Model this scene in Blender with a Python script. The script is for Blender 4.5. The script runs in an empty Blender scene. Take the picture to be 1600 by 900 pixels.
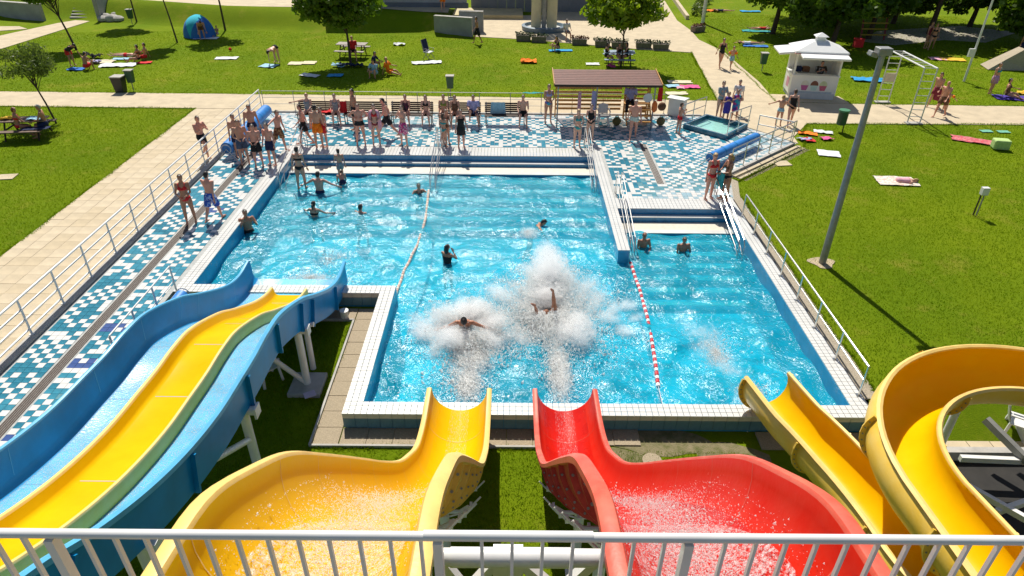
import bpy, bmesh, math, random
import numpy as np
from mathutils import Vector, Matrix, noise
random.seed(7); RNG = np.random.default_rng(7)
SC = bpy.context.scene
COL = SC.collection
PI = math.pi
def R(a): return math.radians(a)

# ------------------------------------------------------------------ camera
CAM_H = 9.9
FPX, PITCH, YAW, ROLL = 1054.3, R(31.925), R(.166), R(.554)
_F = Vector((math.sin(YAW)*math.cos(PITCH), math.cos(YAW)*math.cos(PITCH), -math.sin(PITCH)))
_r = Vector((math.cos(YAW), -math.sin(YAW), 0)); _U = _r.cross(_F)
_r, _U = _r*math.cos(ROLL)+_U*math.sin(ROLL), _U*math.cos(ROLL)-_r*math.sin(ROLL)
cam = bpy.data.cameras.new('camera'); cam.lens = 36*FPX/1600; cam.sensor_width = 36; cam.clip_end = 2000; cam.clip_start = .05
camo = bpy.data.objects.new('camera', cam); COL.objects.link(camo)
camo.matrix_world = Matrix(((_r.x, _U.x, -_F.x, 0), (_r.y, _U.y, -_F.y, 0), (_r.z, _U.z, -_F.z, CAM_H), (0, 0, 0, 1)))
SC.camera = camo

# ------------------------------------------------------------------ sky, sun, exposure
SUN_EL = R(54); SUN_AZ = Vector((-.235, .972))
w = bpy.data.worlds.new('World'); SC.world = w; w.use_nodes = True
nt = w.node_tree; bg = nt.nodes['Background']
sky = nt.nodes.new('ShaderNodeTexSky'); sky.sky_type = 'NISHITA'; sky.sun_disc = False
sky.sun_elevation = SUN_EL; sky.sun_rotation = math.atan2(SUN_AZ.x, SUN_AZ.y)
nt.links.new(sky.outputs[0], bg.inputs[0]); bg.inputs[1].default_value = .068
sl = bpy.data.lights.new('sun', 'SUN'); sl.energy = 4.9; sl.angle = R(.53); sl.color = (1, .945, .835)
so = bpy.data.objects.new('sun', sl); COL.objects.link(so)
_sd = Vector((SUN_AZ.x*math.cos(SUN_EL), SUN_AZ.y*math.cos(SUN_EL), math.sin(SUN_EL)))
so.rotation_euler = _sd.to_track_quat('Z', 'Y').to_euler(); so.location = (0, 0, 60)
SC.view_settings.view_transform = 'Standard'; SC.view_settings.look = 'None'
SC.view_settings.exposure = .28; SC.view_settings.gamma = 1
SC.render.engine = 'CYCLES'
SC.cycles.max_bounces = 12; SC.cycles.transparent_max_bounces = 16; SC.cycles.caustics_reflective = False; SC.cycles.caustics_refractive = False
SC.cycles.sample_clamp_indirect = 6; SC.cycles.volume_step_rate = .35; SC.cycles.volume_max_steps = 128; SC.cycles.volume_bounces = 10

# ------------------------------------------------------------------ helpers
def G(x, y, z=0.):
    "point of the photograph at height z"
    d = _F*FPX+_r*(x-800)-_U*(y-450); t = (z-CAM_H)/d.z
    return Vector((d.x*t, d.y*t, z))
def lin(h):
    if not isinstance(h, str): return tuple(h)[:3]
    c = [int(h[i:i+2], 16)/255 for i in (0, 2, 4)]
    return tuple(v/12.92 if v <= .04045 else ((v+.055)/1.055)**2.4 for v in c)
MATS = {}
def mat(name, col, rough=.6, var=.12, scale=6., bump=0., bscale=40., metal=0., coat=0., col2=None, trans=0., spec=.5, detail=4., rvar=0.):
    if name in MATS: return MATS[name]
    m = bpy.data.materials.new(name); m.use_nodes = True; MATS[name] = m
    n = m.node_tree.nodes; L = m.node_tree.links; b = n['Principled BSDF']
    c = lin(col); c2 = lin(col2) if col2 is not None else tuple(v*(1-var) for v in c); c1 = c if col2 is not None else tuple(min(1, v*(1+var*.6)) for v in c)
    tc = n.new('ShaderNodeTexCoord')
    nz = n.new('ShaderNodeTexNoise'); nz.inputs['Scale'].default_value = scale; nz.inputs['Detail'].default_value = detail; nz.inputs['Roughness'].default_value = .62
    L.new(tc.outputs['Object'], nz.inputs['Vector'])
    rp = n.new('ShaderNodeValToRGB'); rp.color_ramp.elements[0].position = .32; rp.color_ramp.elements[1].position = .68
    rp.color_ramp.elements[0].color = (*c2, 1); rp.color_ramp.elements[1].color = (*c1, 1)
    L.new(nz.outputs['Fac'], rp.inputs['Fac']); L.new(rp.outputs['Color'], b.inputs['Base Color'])
    b.inputs['Roughness'].default_value = rough; b.inputs['Metallic'].default_value = metal; b.inputs['Coat Weight'].default_value = coat
    b.inputs['Specular IOR Level'].default_value = spec
    if rvar:
        mr = n.new('ShaderNodeMapRange'); mr.inputs['To Min'].default_value = max(.02, rough-rvar); mr.inputs['To Max'].default_value = rough+rvar
        L.new(nz.outputs['Fac'], mr.inputs['Value']); L.new(mr.outputs['Result'], b.inputs['Roughness'])
    if bump:
        nb = n.new('ShaderNodeTexNoise'); nb.inputs['Scale'].default_value = bscale; nb.inputs['Detail'].default_value = 3
        L.new(tc.outputs['Object'], nb.inputs['Vector'])
        bp = n.new('ShaderNodeBump'); bp.inputs['Strength'].default_value = bump; bp.inputs['Distance'].default_value = .02
        L.new(nb.outputs['Fac'], bp.inputs['Height']); L.new(bp.outputs['Normal'], b.inputs['Normal'])
    if trans:
        t = n.new('ShaderNodeBsdfTranslucent'); L.new(rp.outputs['Color'], t.inputs['Color'])
        mx = n.new('ShaderNodeMixShader'); mx.inputs[0].default_value = trans
        L.new(b.outputs[0], mx.inputs[1]); L.new(t.outputs[0], mx.inputs[2]); L.new(mx.outputs[0], n['Material Output'].inputs[0])
    return m

LOC = {}
def tag(o, label=None, cat=None, group=None, kind=None):
    if label: o['label'] = label
    if cat: o['category'] = cat
    if group: o['group'] = group
    if kind: o['kind'] = kind
    return o
def thing(name, label, cat, loc=(0, 0, 0), rz=0., group=None):
    o = bpy.data.objects.new(name, None); COL.objects.link(o); o.empty_display_size = .2
    o.location = loc; o.rotation_euler = (0, 0, rz); tag(o, label, cat, group); LOC[o.name] = Vector(loc); return o
def struct(name, kind='structure', loc=(0, 0, 0)):
    o = bpy.data.objects.new(name, None); COL.objects.link(o); o['kind'] = kind; o.location = loc; LOC[o.name] = Vector(loc); return o
def link(name, me, parent=None):
    o = bpy.data.objects.new(name, me); COL.objects.link(o)
    if parent: o.parent = parent
    return o
def tree_copy(o, parent=None):
    c = o.copy(); COL.objects.link(c); c.parent = parent
    for ch in o.children: tree_copy(ch, c)
    return c

class MB:
    def __init__(s): s.v = []; s.f = []; s.m = []; s.mi = 0
    def add(s, vs, fs):
        k = len(s.v); s.v += [tuple(p) for p in vs]
        for f in fs: s.f.append(tuple(i+k for i in f)); s.m.append(s.mi)
        return s
    def box(s, c, d, rz=0., rx=0., ry=0.):
        M = Matrix.Rotation(rz, 3, 'Z') @ Matrix.Rotation(ry, 3, 'Y') @ Matrix.Rotation(rx, 3, 'X'); c = Vector(c)
        vs = [c+M @ Vector((x*d[0]/2, y*d[1]/2, z*d[2]/2)) for x in (-1, 1) for y in (-1, 1) for z in (-1, 1)]
        return s.add(vs, [(0, 1, 3, 2), (4, 6, 7, 5), (0, 4, 5, 1), (2, 3, 7, 6), (0, 2, 6, 4), (1, 5, 7, 3)])
    def bar(s, a, b, wd, ht=None, up=(0, 0, 1)):
        "rectangular bar from a to b"
        a, b = Vector(a), Vector(b); ht = ht or wd; t = (b-a).normalized(); u = Vector(up)
        if abs(t.dot(u)) > .98: u = Vector((0, 1, 0))
        x = t.cross(u).normalized(); y = x.cross(t)
        return s.loft([[p+x*i*wd/2+y*j*ht/2 for i, j in ((-1, -1), (1, -1), (1, 1), (-1, 1))] for p in (a, b)])
    def loft(s, rings, caps=True, closed=True):
        n = len(rings[0]); vs = [p for r in rings for p in r]; fs = []
        for i in range(len(rings)-1):
            for j in range(n if closed else n-1):
                k = (j+1) % n; fs.append((i*n+j, i*n+k, (i+1)*n+k, (i+1)*n+j))
        if caps and closed: fs += [tuple(reversed(range(n))), tuple(range((len(rings)-1)*n, len(rings)*n))]
        return s.add(vs, fs)
    def tube(s, pts, r, n=8, caps=True):
        pts = [Vector(p) for p in pts]; rs = r if hasattr(r, '__len__') else [r]*len(pts); rings = []; u = None
        for i, p in enumerate(pts):
            t = (pts[min(i+1, len(pts)-1)]-pts[max(i-1, 0)]).normalized()
            if u is None: u = t.cross(Vector((0, 0, 1)) if abs(t.z) < .9 else Vector((0, 1, 0))).normalized()
            else: u = (u-t*u.dot(t)).normalized()
            w_ = t.cross(u)
            rings.append([p+(u*math.cos(a)+w_*math.sin(a))*rs[i] for a in [2*PI*k/n for k in range(n)]])
        return s.loft(rings, caps)
    def ell(s, c, r, n=10, m=7, M=None):
        c = Vector(c); rings = []
        for i in range(m+1):
            ph = -PI/2+PI*i/m; cz = max(.02, math.cos(ph))
            ring = [Vector((r[0]*cz*math.cos(2*PI*k/n), r[1]*cz*math.sin(2*PI*k/n), r[2]*math.sin(ph))) for k in range(n)]
            rings.append([c+(M @ p if M else p) for p in ring])
        return s.loft(rings)
    def prism(s, poly, z0, z1):
        n = len(poly); vs = [(p[0], p[1], z0) for p in poly]+[(p[0], p[1], z1) for p in poly]
        return s.add(vs, [tuple(reversed(range(n))), tuple(range(n, 2*n))]+[(i, (i+1) % n, n+(i+1) % n, n+i) for i in range(n)])
    def sheet(s, poly, z=None):
        n = len(poly); ar = sum(poly[i][0]*poly[(i+1) % n][1]-poly[(i+1) % n][0]*poly[i][1] for i in range(n))
        if ar < 0: poly = list(reversed(poly))
        return s.add([(p[0], p[1], z if z is not None else p[2]) for p in poly], [tuple(range(n))])
    def mesh(s, mats, smooth=False, fix=True, off=None):
        me = bpy.data.meshes.new('m'); vs = s.v
        if off: vs = [(a-off[0], b-off[1], c-off[2]) for a, b, c in vs]
        me.from_pydata(vs, [], s.f)
        mats = mats if isinstance(mats, (list, tuple)) else [mats]
        for m in mats: me.materials.append(m)
        if any(s.m): me.polygons.foreach_set('material_index', s.m)
        if fix:
            bm = bmesh.new(); bm.from_mesh(me); bmesh.ops.recalc_face_normals(bm, faces=bm.faces); bm.to_mesh(me); bm.free()
        if smooth:
            me.shade_smooth()
            if smooth != 'all':
                try: me.set_sharp_from_angle(angle=R(40))
                except Exception: pass
        me.update(); return me
    def build(s, name, mats, parent=None, smooth=False, world=False, bevel=0., fix=True):
        off = LOC[parent.name] if (world and parent) else None
        me = s.mesh(mats, smooth, fix, off); me.name = name; o = link(name, me, parent)
        if bevel:
            b = o.modifiers.new('bevel', 'BEVEL'); b.width = bevel; b.segments = 2; b.limit_method = 'ANGLE'
        return o
def box1(name, m, c, d, parent=None, rz=0., bevel=0., rx=0., ry=0.):
    return MB().box(c, d, rz, rx, ry).build(name, m, parent, bevel=bevel)
def npmesh(name, V, Fa, m, parent=None, smooth=False):
    "mesh from numpy arrays; Fa is (n,3) or (n,4)"
    me = bpy.data.meshes.new(name); k = Fa.shape[1]
    me.vertices.add(len(V)); me.vertices.foreach_set('co', np.asarray(V, np.float32).ravel())
    me.loops.add(Fa.size); me.loops.foreach_set('vertex_index', Fa.astype(np.int32).ravel())
    me.polygons.add(len(Fa)); me.polygons.foreach_set('loop_start', np.arange(0, Fa.size, k, dtype=np.int32)); 
    me.materials.append(m); me.update(calc_edges=True); me.validate()
    if smooth: me.shade_smooth()
    return link(name, me, parent)
def interp(tbl, x):
    "smooth (Catmull-Rom) interpolation of a table sorted by x"
    xs = [t[0] for t in tbl]; ys = [t[1] for t in tbl]
    if x <= xs[0]: return ys[0]
    if x >= xs[-1]: return ys[-1]
    i = max(k for k in range(len(xs)-1) if xs[k] <= x)
    def sl_(k): return 0. if k <= 0 and False else (ys[min(k+1, len(xs)-1)]-ys[max(k-1, 0)])/max(1e-6, xs[min(k+1, len(xs)-1)]-xs[max(k-1, 0)])
    h = xs[i+1]-xs[i]; t = (x-xs[i])/h
    return (2*t**3-3*t*t+1)*ys[i]+(t**3-2*t*t+t)*h*sl_(i)+(-2*t**3+3*t*t)*ys[i+1]+(t**3-t*t)*h*sl_(i+1)
def inpoly(P, X, Y):
    "numpy point in polygon"
    r = np.zeros(X.shape, bool); n = len(P)
    for i in range(n):
        x1, y1 = P[i][0], P[i][1]; x2, y2 = P[(i+1) % n][0], P[(i+1) % n][1]
        c = ((y1 > Y) != (y2 > Y)); 
        with np.errstate(divide='ignore', invalid='ignore'):
            r ^= c & (X < (x2-x1)*(Y-y1)/(y2-y1+1e-12)+x1)
    return r

# ------------------------------------------------------------------ materials
def lawn_mat():
    m = bpy.data.materials.new('lawn_grass'); m.use_nodes = True; n = m.node_tree.nodes; L = m.node_tree.links; b = n['Principled BSDF']
    tc = n.new('ShaderNodeTexCoord')
    def nz(sc, det, ro=.6):
        t = n.new('ShaderNodeTexNoise'); t.inputs['Scale'].default_value = sc; t.inputs['Detail'].default_value = det; t.inputs['Roughness'].default_value = ro
        L.new(tc.outputs['Object'], t.inputs['Vector']); return t.outputs['Fac']
    def ramp(f, a, b_, p0=.35, p1=.65):
        r = n.new('ShaderNodeValToRGB'); r.color_ramp.elements[0].position = p0; r.color_ramp.elements[1].position = p1
        r.color_ramp.elements[0].color = (*a, 1); r.color_ramp.elements[1].color = (*b_, 1); L.new(f, r.inputs['Fac']); return r.outputs['Color']
    def mix(f, a, b_, mode='MIX'):
        x = n.new('ShaderNodeMix'); x.data_type = 'RGBA'; x.blend_type = mode
        if isinstance(f, float): x.inputs[0].default_value = f
        else: L.new(f, x.inputs[0])
        L.new(a, x.inputs[6]); L.new(b_, x.inputs[7]); return x.outputs[2]
    big = ramp(nz(.22, 4), (.070, .150, .002), (.205, .262, .004))
    fine = ramp(nz(9, 6, .75), (.085, .155, .002), (.215, .290, .006), .3, .7)
    blade = ramp(nz(55, 3, .8), (.07, .13, .002), (.235, .315, .008), .3, .72)
    c = mix(.42, big, fine); c = mix(.40, c, blade)
    dry = ramp(nz(.55, 6, .72), (0, 0, 0), (1, 1, 1), .54, .74)
    tan = n.new('ShaderNodeRGB'); tan.outputs[0].default_value = (.33, .27, .045, 1)
    sc_ = n.new('ShaderNodeMath'); sc_.operation = 'MULTIPLY'; sc_.inputs[1].default_value = .55; L.new(dry, sc_.inputs[0])
    c = mix(sc_.outputs[0], c, tan.outputs[0])
    L.new(c, b.inputs['Base Color']); b.inputs['Roughness'].default_value = .95; b.inputs['Specular IOR Level'].default_value = .08
    bp = n.new('ShaderNodeBump'); bp.inputs['Strength'].default_value = .9; bp.inputs['Distance'].default_value = .04
    L.new(nz(38, 5, .8), bp.inputs['Height']); L.new(bp.outputs['Normal'], b.inputs['Normal'])
    MATS['lawn'] = m; return m
M_lawn = lawn_mat()
M_blade = mat('grass_blade', (.25, .345, .006), .9, scale=.9, col2=(.13, .235, .003), trans=.5, detail=6, spec=.05)
M_soil = mat('bare_soil', (.23, .19, .11), .95, .35, 5, .8, 30, col2=(.10, .105, .03))
M_path = mat('path_slab', (.535, .44, .30), .85, .14, 1.6, .35, 90)
M_joint = mat('joint_sand', (.45, .36, .24), .95, .3, 20)
M_slab = mat('washed_concrete', (.40, .325, .225), .9, .22, 30, .6, 160)
M_conc = mat('grey_concrete', (.42, .40, .37), .85, .2, 3, .3, 40)
M_white_tile = mat('white_glazed_tile', (.665, .66, .635), .25, .10, 1.1, 0, 40, spec=.5)
M_cream_tile = mat('cream_stone_tile', (.66, .60, .49), .5, .12, 8, .1, 60)
M_grout = mat('grout', (.40, .41, .40), .8, .2, 8)
M_teal = [mat('teal_tile_a', (.022, .185, .27), .2, .25, 4), mat('teal_tile_b', (.035, .235, .33), .22, .2, 4), mat('teal_tile_c', (.10, .27, .32), .3, .3, 4), mat('blue_violet_tile', (.04, .085, .26), .25, .2, 4)]
M_pale = mat('pale_blue_tile', (.30, .44, .50), .3, .2, 4)
M_bluewall = mat('pool_blue_tile', (.045, .30, .52), .25, .15, 3)
M_stepblue = mat('step_riser_tile', (.025, .235, .47), .25, .18, 9)
M_floor = mat('pool_floor_paint', (.05, .67, .84), .4, .10, .8)
M_drain = mat('drain_grate', (.085, .055, .04), .7, .3, 14, .4, 60)
M_wsteel = mat('white_painted_steel', (.74, .735, .72), .35, .08, 3, coat=.1)
M_steel = mat('stainless_steel', (.62, .61, .58), .24, .1, 4, metal=.92)
M_greysteel = mat('galvanised_steel', (.30, .30, .29), .5, .18, 5, metal=.35)
M_wood = mat('varnished_wood', (.56, .265, .055), .5, .25, 7, .2, 40, coat=.1)
M_dwood = mat('dark_brown_wood', (.04, .022, .014), .7, .3, 8, .2, 40)
M_roof = mat('brown_roof_sheet', (.15, .055, .04), .62, .22, 5, .2, 40)
M_yel = mat('yellow_gelcoat', (.95, .66, .004), .30, .10, 1.3, .05, 5, coat=.0, col2=(.94, .58, .002), rvar=.08, trans=.38, spec=.07)
M_yelfade = mat('faded_yellow_gelcoat', (.82, .56, .12), .42, .2, 2.2, .1, 30, col2=(.80, .49, .04))
M_yelrim = mat('chalky_yellow_rim', (.83, .56, .17), .45, .12, 3, .1, 30)
M_red = mat('red_gelcoat', (.80, .020, .006), .28, .15, 1.6, .05, 5, coat=.05, spec=.2, col2=(.62, .012, .006), rvar=.06, trans=.28)
M_redfade = mat('faded_red_gelcoat', (.62, .085, .055), .42, .25, 2.6, .1, 30, col2=(.46, .03, .02))
M_redrim = mat('chalky_red_rim', (.72, .145, .09), .45, .2, 4, .1, 30, col2=(.66, .07, .04))
M_redwall = mat('dry_red_gelcoat', (.80, .022, .008), .35, .2, 4.5, .1, 20, col2=(.80, .045, .022), trans=.28, spec=.08, detail=7)
M_yelwall = mat('dry_yellow_gelcoat', (.95, .60, .004), .35, .2, 4.5, .1, 20, col2=(.94, .60, .02), trans=.36, spec=.05, detail=7)
M_bslide = mat('blue_gelcoat', (.010, .27, .60), .32, .18, 1.2, .06, 6, coat=.0, rvar=.06, trans=.12, spec=.3)
M_bfloor = mat('wet_light_blue_gelcoat', (.06, .50, .82), .25, .2, 2.5, .25, 22, coat=.5)
M_brim = mat('pale_blue_rim', (.10, .43, .72), .35, .12, 3)
M_wetline = mat('wet_streak', (.80, .83, .80), .25, .2, 6)
def water_mat(name='pool_water', scat=.42, calm=1., tint=(.28, .90, .98)):
    m = bpy.data.materials.new(name); m.use_nodes = True; n = m.node_tree.nodes; L = m.node_tree.links
    for x in list(n):
        if x.type == 'BSDF_PRINCIPLED': n.remove(x)
    tc = n.new('ShaderNodeTexCoord')
    def nz(sc, det, ro=.55, dist=0.):
        t = n.new('ShaderNodeTexNoise'); t.inputs['Scale'].default_value = sc; t.inputs['Detail'].default_value = det; t.inputs['Roughness'].default_value = ro; t.inputs['Distortion'].default_value = dist
        L.new(tc.outputs['Object'], t.inputs['Vector']); return t.outputs['Fac']
    bp = n.new('ShaderNodeBump'); bp.inputs['Strength'].default_value = calm; bp.inputs['Distance'].default_value = .095
    L.new(nz(4.0, 3, .55, .9), bp.inputs['Height'])
    cz = n.new('ShaderNodeMapRange'); cz.inputs['From Min'].default_value = .36; cz.inputs['From Max'].default_value = .62; cz.inputs['To Min'].default_value = .55*calm; cz.inputs['To Max'].default_value = calm
    L.new(nz(.32, 2), cz.inputs['Value']); L.new(cz.outputs['Result'], bp.inputs['Strength'])
    b2 = n.new('ShaderNodeBump'); b2.inputs['Strength'].default_value = calm; b2.inputs['Distance'].default_value = .018
    L.new(nz(14, 3, .6, .5), b2.inputs['Height']); L.new(bp.outputs['Normal'], b2.inputs['Normal'])
    tr = n.new('ShaderNodeBsdfTransparent'); tr.inputs['Color'].default_value = (*tint, 1)
    gl = n.new('ShaderNodeBsdfGlossy'); gl.inputs['Roughness'].default_value = .16; gl.inputs['Color'].default_value = (1, 1, 1, 1)
    L.new(b2.outputs['Normal'], gl.inputs['Normal'])
    fr = n.new('ShaderNodeFresnel'); fr.inputs['IOR'].default_value = 1.36; L.new(b2.outputs['Normal'], fr.inputs['Normal'])
    mx = n.new('ShaderNodeMixShader'); df = n.new('ShaderNodeBsdfDiffuse'); df.inputs['Color'].default_value = (.002, .50, .715, 1); pass
    m0 = n.new('ShaderNodeMixShader'); m0.inputs[0].default_value = scat; L.new(tr.outputs[0], m0.inputs[1]); L.new(df.outputs[0], m0.inputs[2])
    L.new(fr.outputs[0], mx.inputs[0]); L.new(m0.outputs[0], mx.inputs[1]); L.new(gl.outputs[0], mx.inputs[2])
    L.new(mx.outputs[0], n['Material Output'].inputs[0]); return m
M_water = water_mat(); M_calm = water_mat('basin_water', .06, .18, (.80, .97, .96))
M_foam = mat('white_foam', (.97, .98, .98), .5, .02, 20, trans=.6)
_n = M_foam.node_tree.nodes; _l = M_foam.node_tree.links; _t = _n.new('ShaderNodeBsdfTransparent'); _x = _n.new('ShaderNodeMixShader'); _x.inputs[0].default_value = .25   # drops are half clear
_s = _n['Material Output'].inputs[0].links[0].from_socket; _l.new(_s, _x.inputs[1]); _l.new(_t.outputs[0], _x.inputs[2]); _l.new(_x.outputs[0], _n['Material Output'].inputs[0])

# ------------------------------------------------------------------ ground, lawns, paths
WZ = -.45; YZ = -.47
def sheet_obj(name, poly, z, m, kind='structure', thick=0.):
    b = MB()
    if thick: b.prism(poly, z-thick, z)
    else: b.sheet(poly, z)
    o = b.build(name, m, fix=bool(thick))
    if not thick:
        for p in o.data.polygons:
            if p.normal.z < 0: o.data.flip_normals(); break
    o['kind'] = kind; return o
gb = MB()
gb.sheet([(-400, -80), (-11.8, -80), (-11.8, 500), (-400, 500)], -.03)
gb.sheet([(-11.8, 26.5), (7.95, 26.5), (7.95, 500), (-11.8, 500)], -.03)
gb.sheet([(7.95, 11.4), (400, 11.4), (400, 500), (7.95, 500)], -.03)
gb.add([(7.95, 11.4, -.03), (7.95, 10.4, YZ), (400, 10.4, YZ), (400, 11.4, -.03)], [(0, 1, 2, 3)])
gb.sheet([(-9.25, -80), (400, -80), (400, 10.4), (-9.25, 10.4)], YZ)
gb.sheet([(-9.25, 10.4), (-3.3, 10.4), (-3.3, 15.8), (-9.25, 15.8)], YZ)
gb.sheet([(-3.3, 10.4), (7.95, 10.4), (7.95, 11.), (-3.3, 11.)], YZ)
g_ = gb.build('lawn', M_lawn, fix=False); g_['kind'] = 'structure'
for p in g_.data.polygons:
    if p.normal.z < 0: p.flip()
box1('retaining_wall', M_conc, (-9.32, -7, -.28), (.14, 45, .5)); bpy.data.objects['retaining_wall']['kind'] = 'structure'

def px(*pts, z=0.): return [G(x, y, z) for x, y in pts]
# the bank behind the lawn, with the promenade on top
BASE = [G(-60, 30), G(60, 30), G(170, 34), G(350, 46), G(480, 50), G(600, 53), G(690, 56), G(738, 57)]
TOPZ = [1.2, 1.2, 1.2, 1.15, 1.1, 1.1, 1.1, 1.0]
TOP = [Vector((b.x-.5, b.y+2.9+.3*math.sin(i*1.7)-(i > 5)*.5, z)) for i, (b, z) in enumerate(zip(BASE, TOPZ))]
TOP[-1] = Vector((-4.6, 51.0, 1.0)); TOP[-2] = Vector((-6.3, 51.2, 1.1))
bv = []; nb_ = 7
fine = []
for i in range(len(BASE)-1):
    for k in range(6): fine.append((BASE[i].lerp(BASE[i+1], k/6), TOP[i].lerp(TOP[i+1], k/6)))
fine.append((BASE[-1], TOP[-1]))
for b, t in fine:
    for k in range(nb_):
        s = k/(nb_-1); p = b.lerp(t, s); e = s*s*(3-2*s)
        p.z = -.03+(t.z+.03)*e+.09*noise.noise(p*.9)*math.sin(PI*s); bv.append(p)
bk = MB().add(bv, [(i*nb_+k, i*nb_+k+1, (i+1)*nb_+k+1, (i+1)*nb_+k) for i in range(len(fine)-1) for k in range(nb_-1)])
o = bk.build('bank', M_lawn, smooth='all', fix=False); o['kind'] = 'structure'
for p in o.data.polygons:
    if p.normal.z < 0: p.flip()
prom = [t for _, t in fine]
pm = MB().sheet([(p.x, p.y, 1.13-.00*p.x) for p in prom]+[(-4.6, 60, 1.13), (-70, 75, 1.13)])
o = pm.build('promenade', M_path, fix=False); o['kind'] = 'structure'
for p in o.data.polygons:
    if p.normal.z < 0: p.flip()

# paths as thin slabs that stand just proud of the soil
PATHS = {}
def path(name, poly, z=0.): PATHS[name] = [(p[0], p[1]) for p in poly]; return sheet_obj(name, poly, z, M_path, thick=.05)
LX0, LX1 = -15.12, -11.86
path('back_path', [(-60, 32.3), (-11.86, 31.92), (-11.86, 31.5), (9.0, 31.5), (9.6, 31.0), (10.3, 30.3), (11.6, 28.7), (12.25, 27.75), (12.35, 28.6), (13.6, 30.45), (60, 30.9), (60, 33.2), (24, 33.45), (16.9, 33.6), (13.3, 33.75), (10.4, 33.95), (-3, 34.3), (-30, 34.5), (-60, 34.6)])
path('diagonal_path', [(10.4, 33.955), (13.3, 33.755), (13.6, 37.5)]+px((1130, 80), (1092, 62), (1080, 48), (1058, 32), (1038, 0))+[(13.2, 80), (4, 80), (4, 62)]+px((845, 24), (760, 24), (742, 30), (742, 57), (830, 62), (1000, 77), (1082, 82)), z=.004)
path('corner_path', px((-30, 86), (140, 33), (120, 31), (90, 36), (-30, 62)))
path('corner_path_strip', px((-30, 46), (0, 48), (43, 45), (30, 41), (-30, 41)), z=.002)
# left path of square slabs: joints are open
lp = struct('left_path'); MB().box((0, 0, -.055), (LX1-LX0, 60, .05)).build('bedding', M_joint, lp).location = ((LX0+LX1)/2, 2, 0)
sm = [MB().box((0, 0, -.02), (.488, .488, .04)).mesh(M_path)]
n_ = 0; rest = MB()
cols = 7; cw = (LX1-LX0)/cols
sm = [MB().box((0, 0, -.02), (cw-.008, .492, .04)).mesh(mm) for mm in (M_path, mat('path_slab_pale', (.56, .465, .325), .85, .14, 1.6, .35, 90), mat('path_slab_warm', (.515, .42, .28), .85, .14, 1.6, .35, 90))]
for j in range(64):
    y = 31.65-.5*j
    for i in range(cols):
        x = LX0+(i+.5)*cw; dz = random.uniform(-.004, .003)
        if 9.6 < y < 31: 
            o = link('slab', random.choice(sm), lp); o.location = (x, y, dz); o.rotation_euler = (random.gauss(0, .004), random.gauss(0, .004), 0)
        else: rest.box((x, y, -.02+dz), (cw-.008, .492, .04))
tag(rest.build('slabs', M_path, lp), kind='stuff')
PATHS['left_path'] = [(LX0, -30), (LX1, -30), (LX1, 31.9), (LX0, 31.9)]

# yard paving under the slides
yp = struct('yard_paving')
ym = [MB().box((0, 0, -.02), (.545, .50, .05)).mesh(M_slab)]
def yslab(x, y, sx=.545, sy=.5):
    o = link('slab', ym[0], yp); o.location = (x, y, YZ+.03+random.uniform(-.004, .004)); o.scale = (sx/.545, sy/.5, 1); o.rotation_euler = (random.gauss(0, .004), random.gauss(0, .004), 0)
for k in range(10): yslab(-3.88, 10.56+.515*k, .54)
for k in range(4): yslab(-3.31+.56*k, 10.56, .55)
for k in range(4): yslab(-.9+.56*k, 10.56, .55)
for k in range(2): yslab(1.95+.56*k, 10.6, .55)
for k in range(6): yslab(5.6+.56*k, 10.52, .55)
for k in range(3): yslab(-4.45-.56*k, 15.2, .55)
for a, b in (((-4.19, 10.27), (-4.19, 14.9)), ((-4.19, 10.27), (-1.2, 10.27)), ((-.9, 10.27), (.6, 10.27)), ((-4.19, 14.9), (-5.6, 14.9))):
    MB().bar((*a, YZ+.03), (*b, YZ+.03), .05, .07).build('edging', M_conc, yp)
for p, s in (((3.2, 10.45), (2.2, .8)), ((4.6, 9.9), (1.6, 1.2)), ((2.3, 9.95), (1.1, .6))):
    pts = []
    for k in range(18):
        a = 2*PI*k/18; rr = .5*(1+.35*noise.noise(Vector((math.cos(a)*1.5+p[0]*3, math.sin(a)*1.5, 2)))); pts.append((p[0]+s[0]*rr*math.cos(a), p[1]+s[1]*rr*math.sin(a), YZ+.012-.001*p[0]))
    o = MB().sheet(pts).build('bare_soil', M_soil, fix=False); o['kind'] = 'structure'
    for q in o.data.polygons:
        if q.normal.z < 0: q.flip()
b = MB(); b.tube([(2.95, 9.93, YZ), (2.95, 9.93, YZ+.035)], .2, 20); tag(b.build('manhole_cover', M_slab), 'round pale concrete cover lying in the grass between the red and yellow chutes', 'cover')

# grass blades over the lawns that are near enough to show them
def blades(poly, dens, z, h, wd, seed, excl=()):
    xs = [p[0] for p in poly]; ys = [p[1] for p in poly]; rg = np.random.default_rng(seed)
    n = int((max(xs)-min(xs))*(max(ys)-min(ys))*dens); X = rg.uniform(min(xs), max(xs), n); Y = rg.uniform(min(ys), max(ys), n)
    k = inpoly(poly, X, Y)
    for e in excl: k &= ~inpoly(e, X, Y)
    X, Y = X[k], Y[k]; n = len(X); a = rg.uniform(0, 2*PI, n); hh = h*rg.uniform(.5, 1.3, n); ww = wd*rg.uniform(.6, 1.3, n); ln = rg.uniform(.1, .9, n)*hh; la = rg.uniform(0, 2*PI, n)
    V = np.empty((n, 3, 3)); V[:, 0] = np.stack([X-np.cos(a)*ww, Y-np.sin(a)*ww, np.full(n, z)], 1); V[:, 1] = np.stack([X+np.cos(a)*ww, Y+np.sin(a)*ww, np.full(n, z)], 1)
    V[:, 2] = np.stack([X+np.cos(la)*ln, Y+np.sin(la)*ln, z+hh], 1)
    return V.reshape(-1, 3)
ex = list(PATHS.values())
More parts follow.
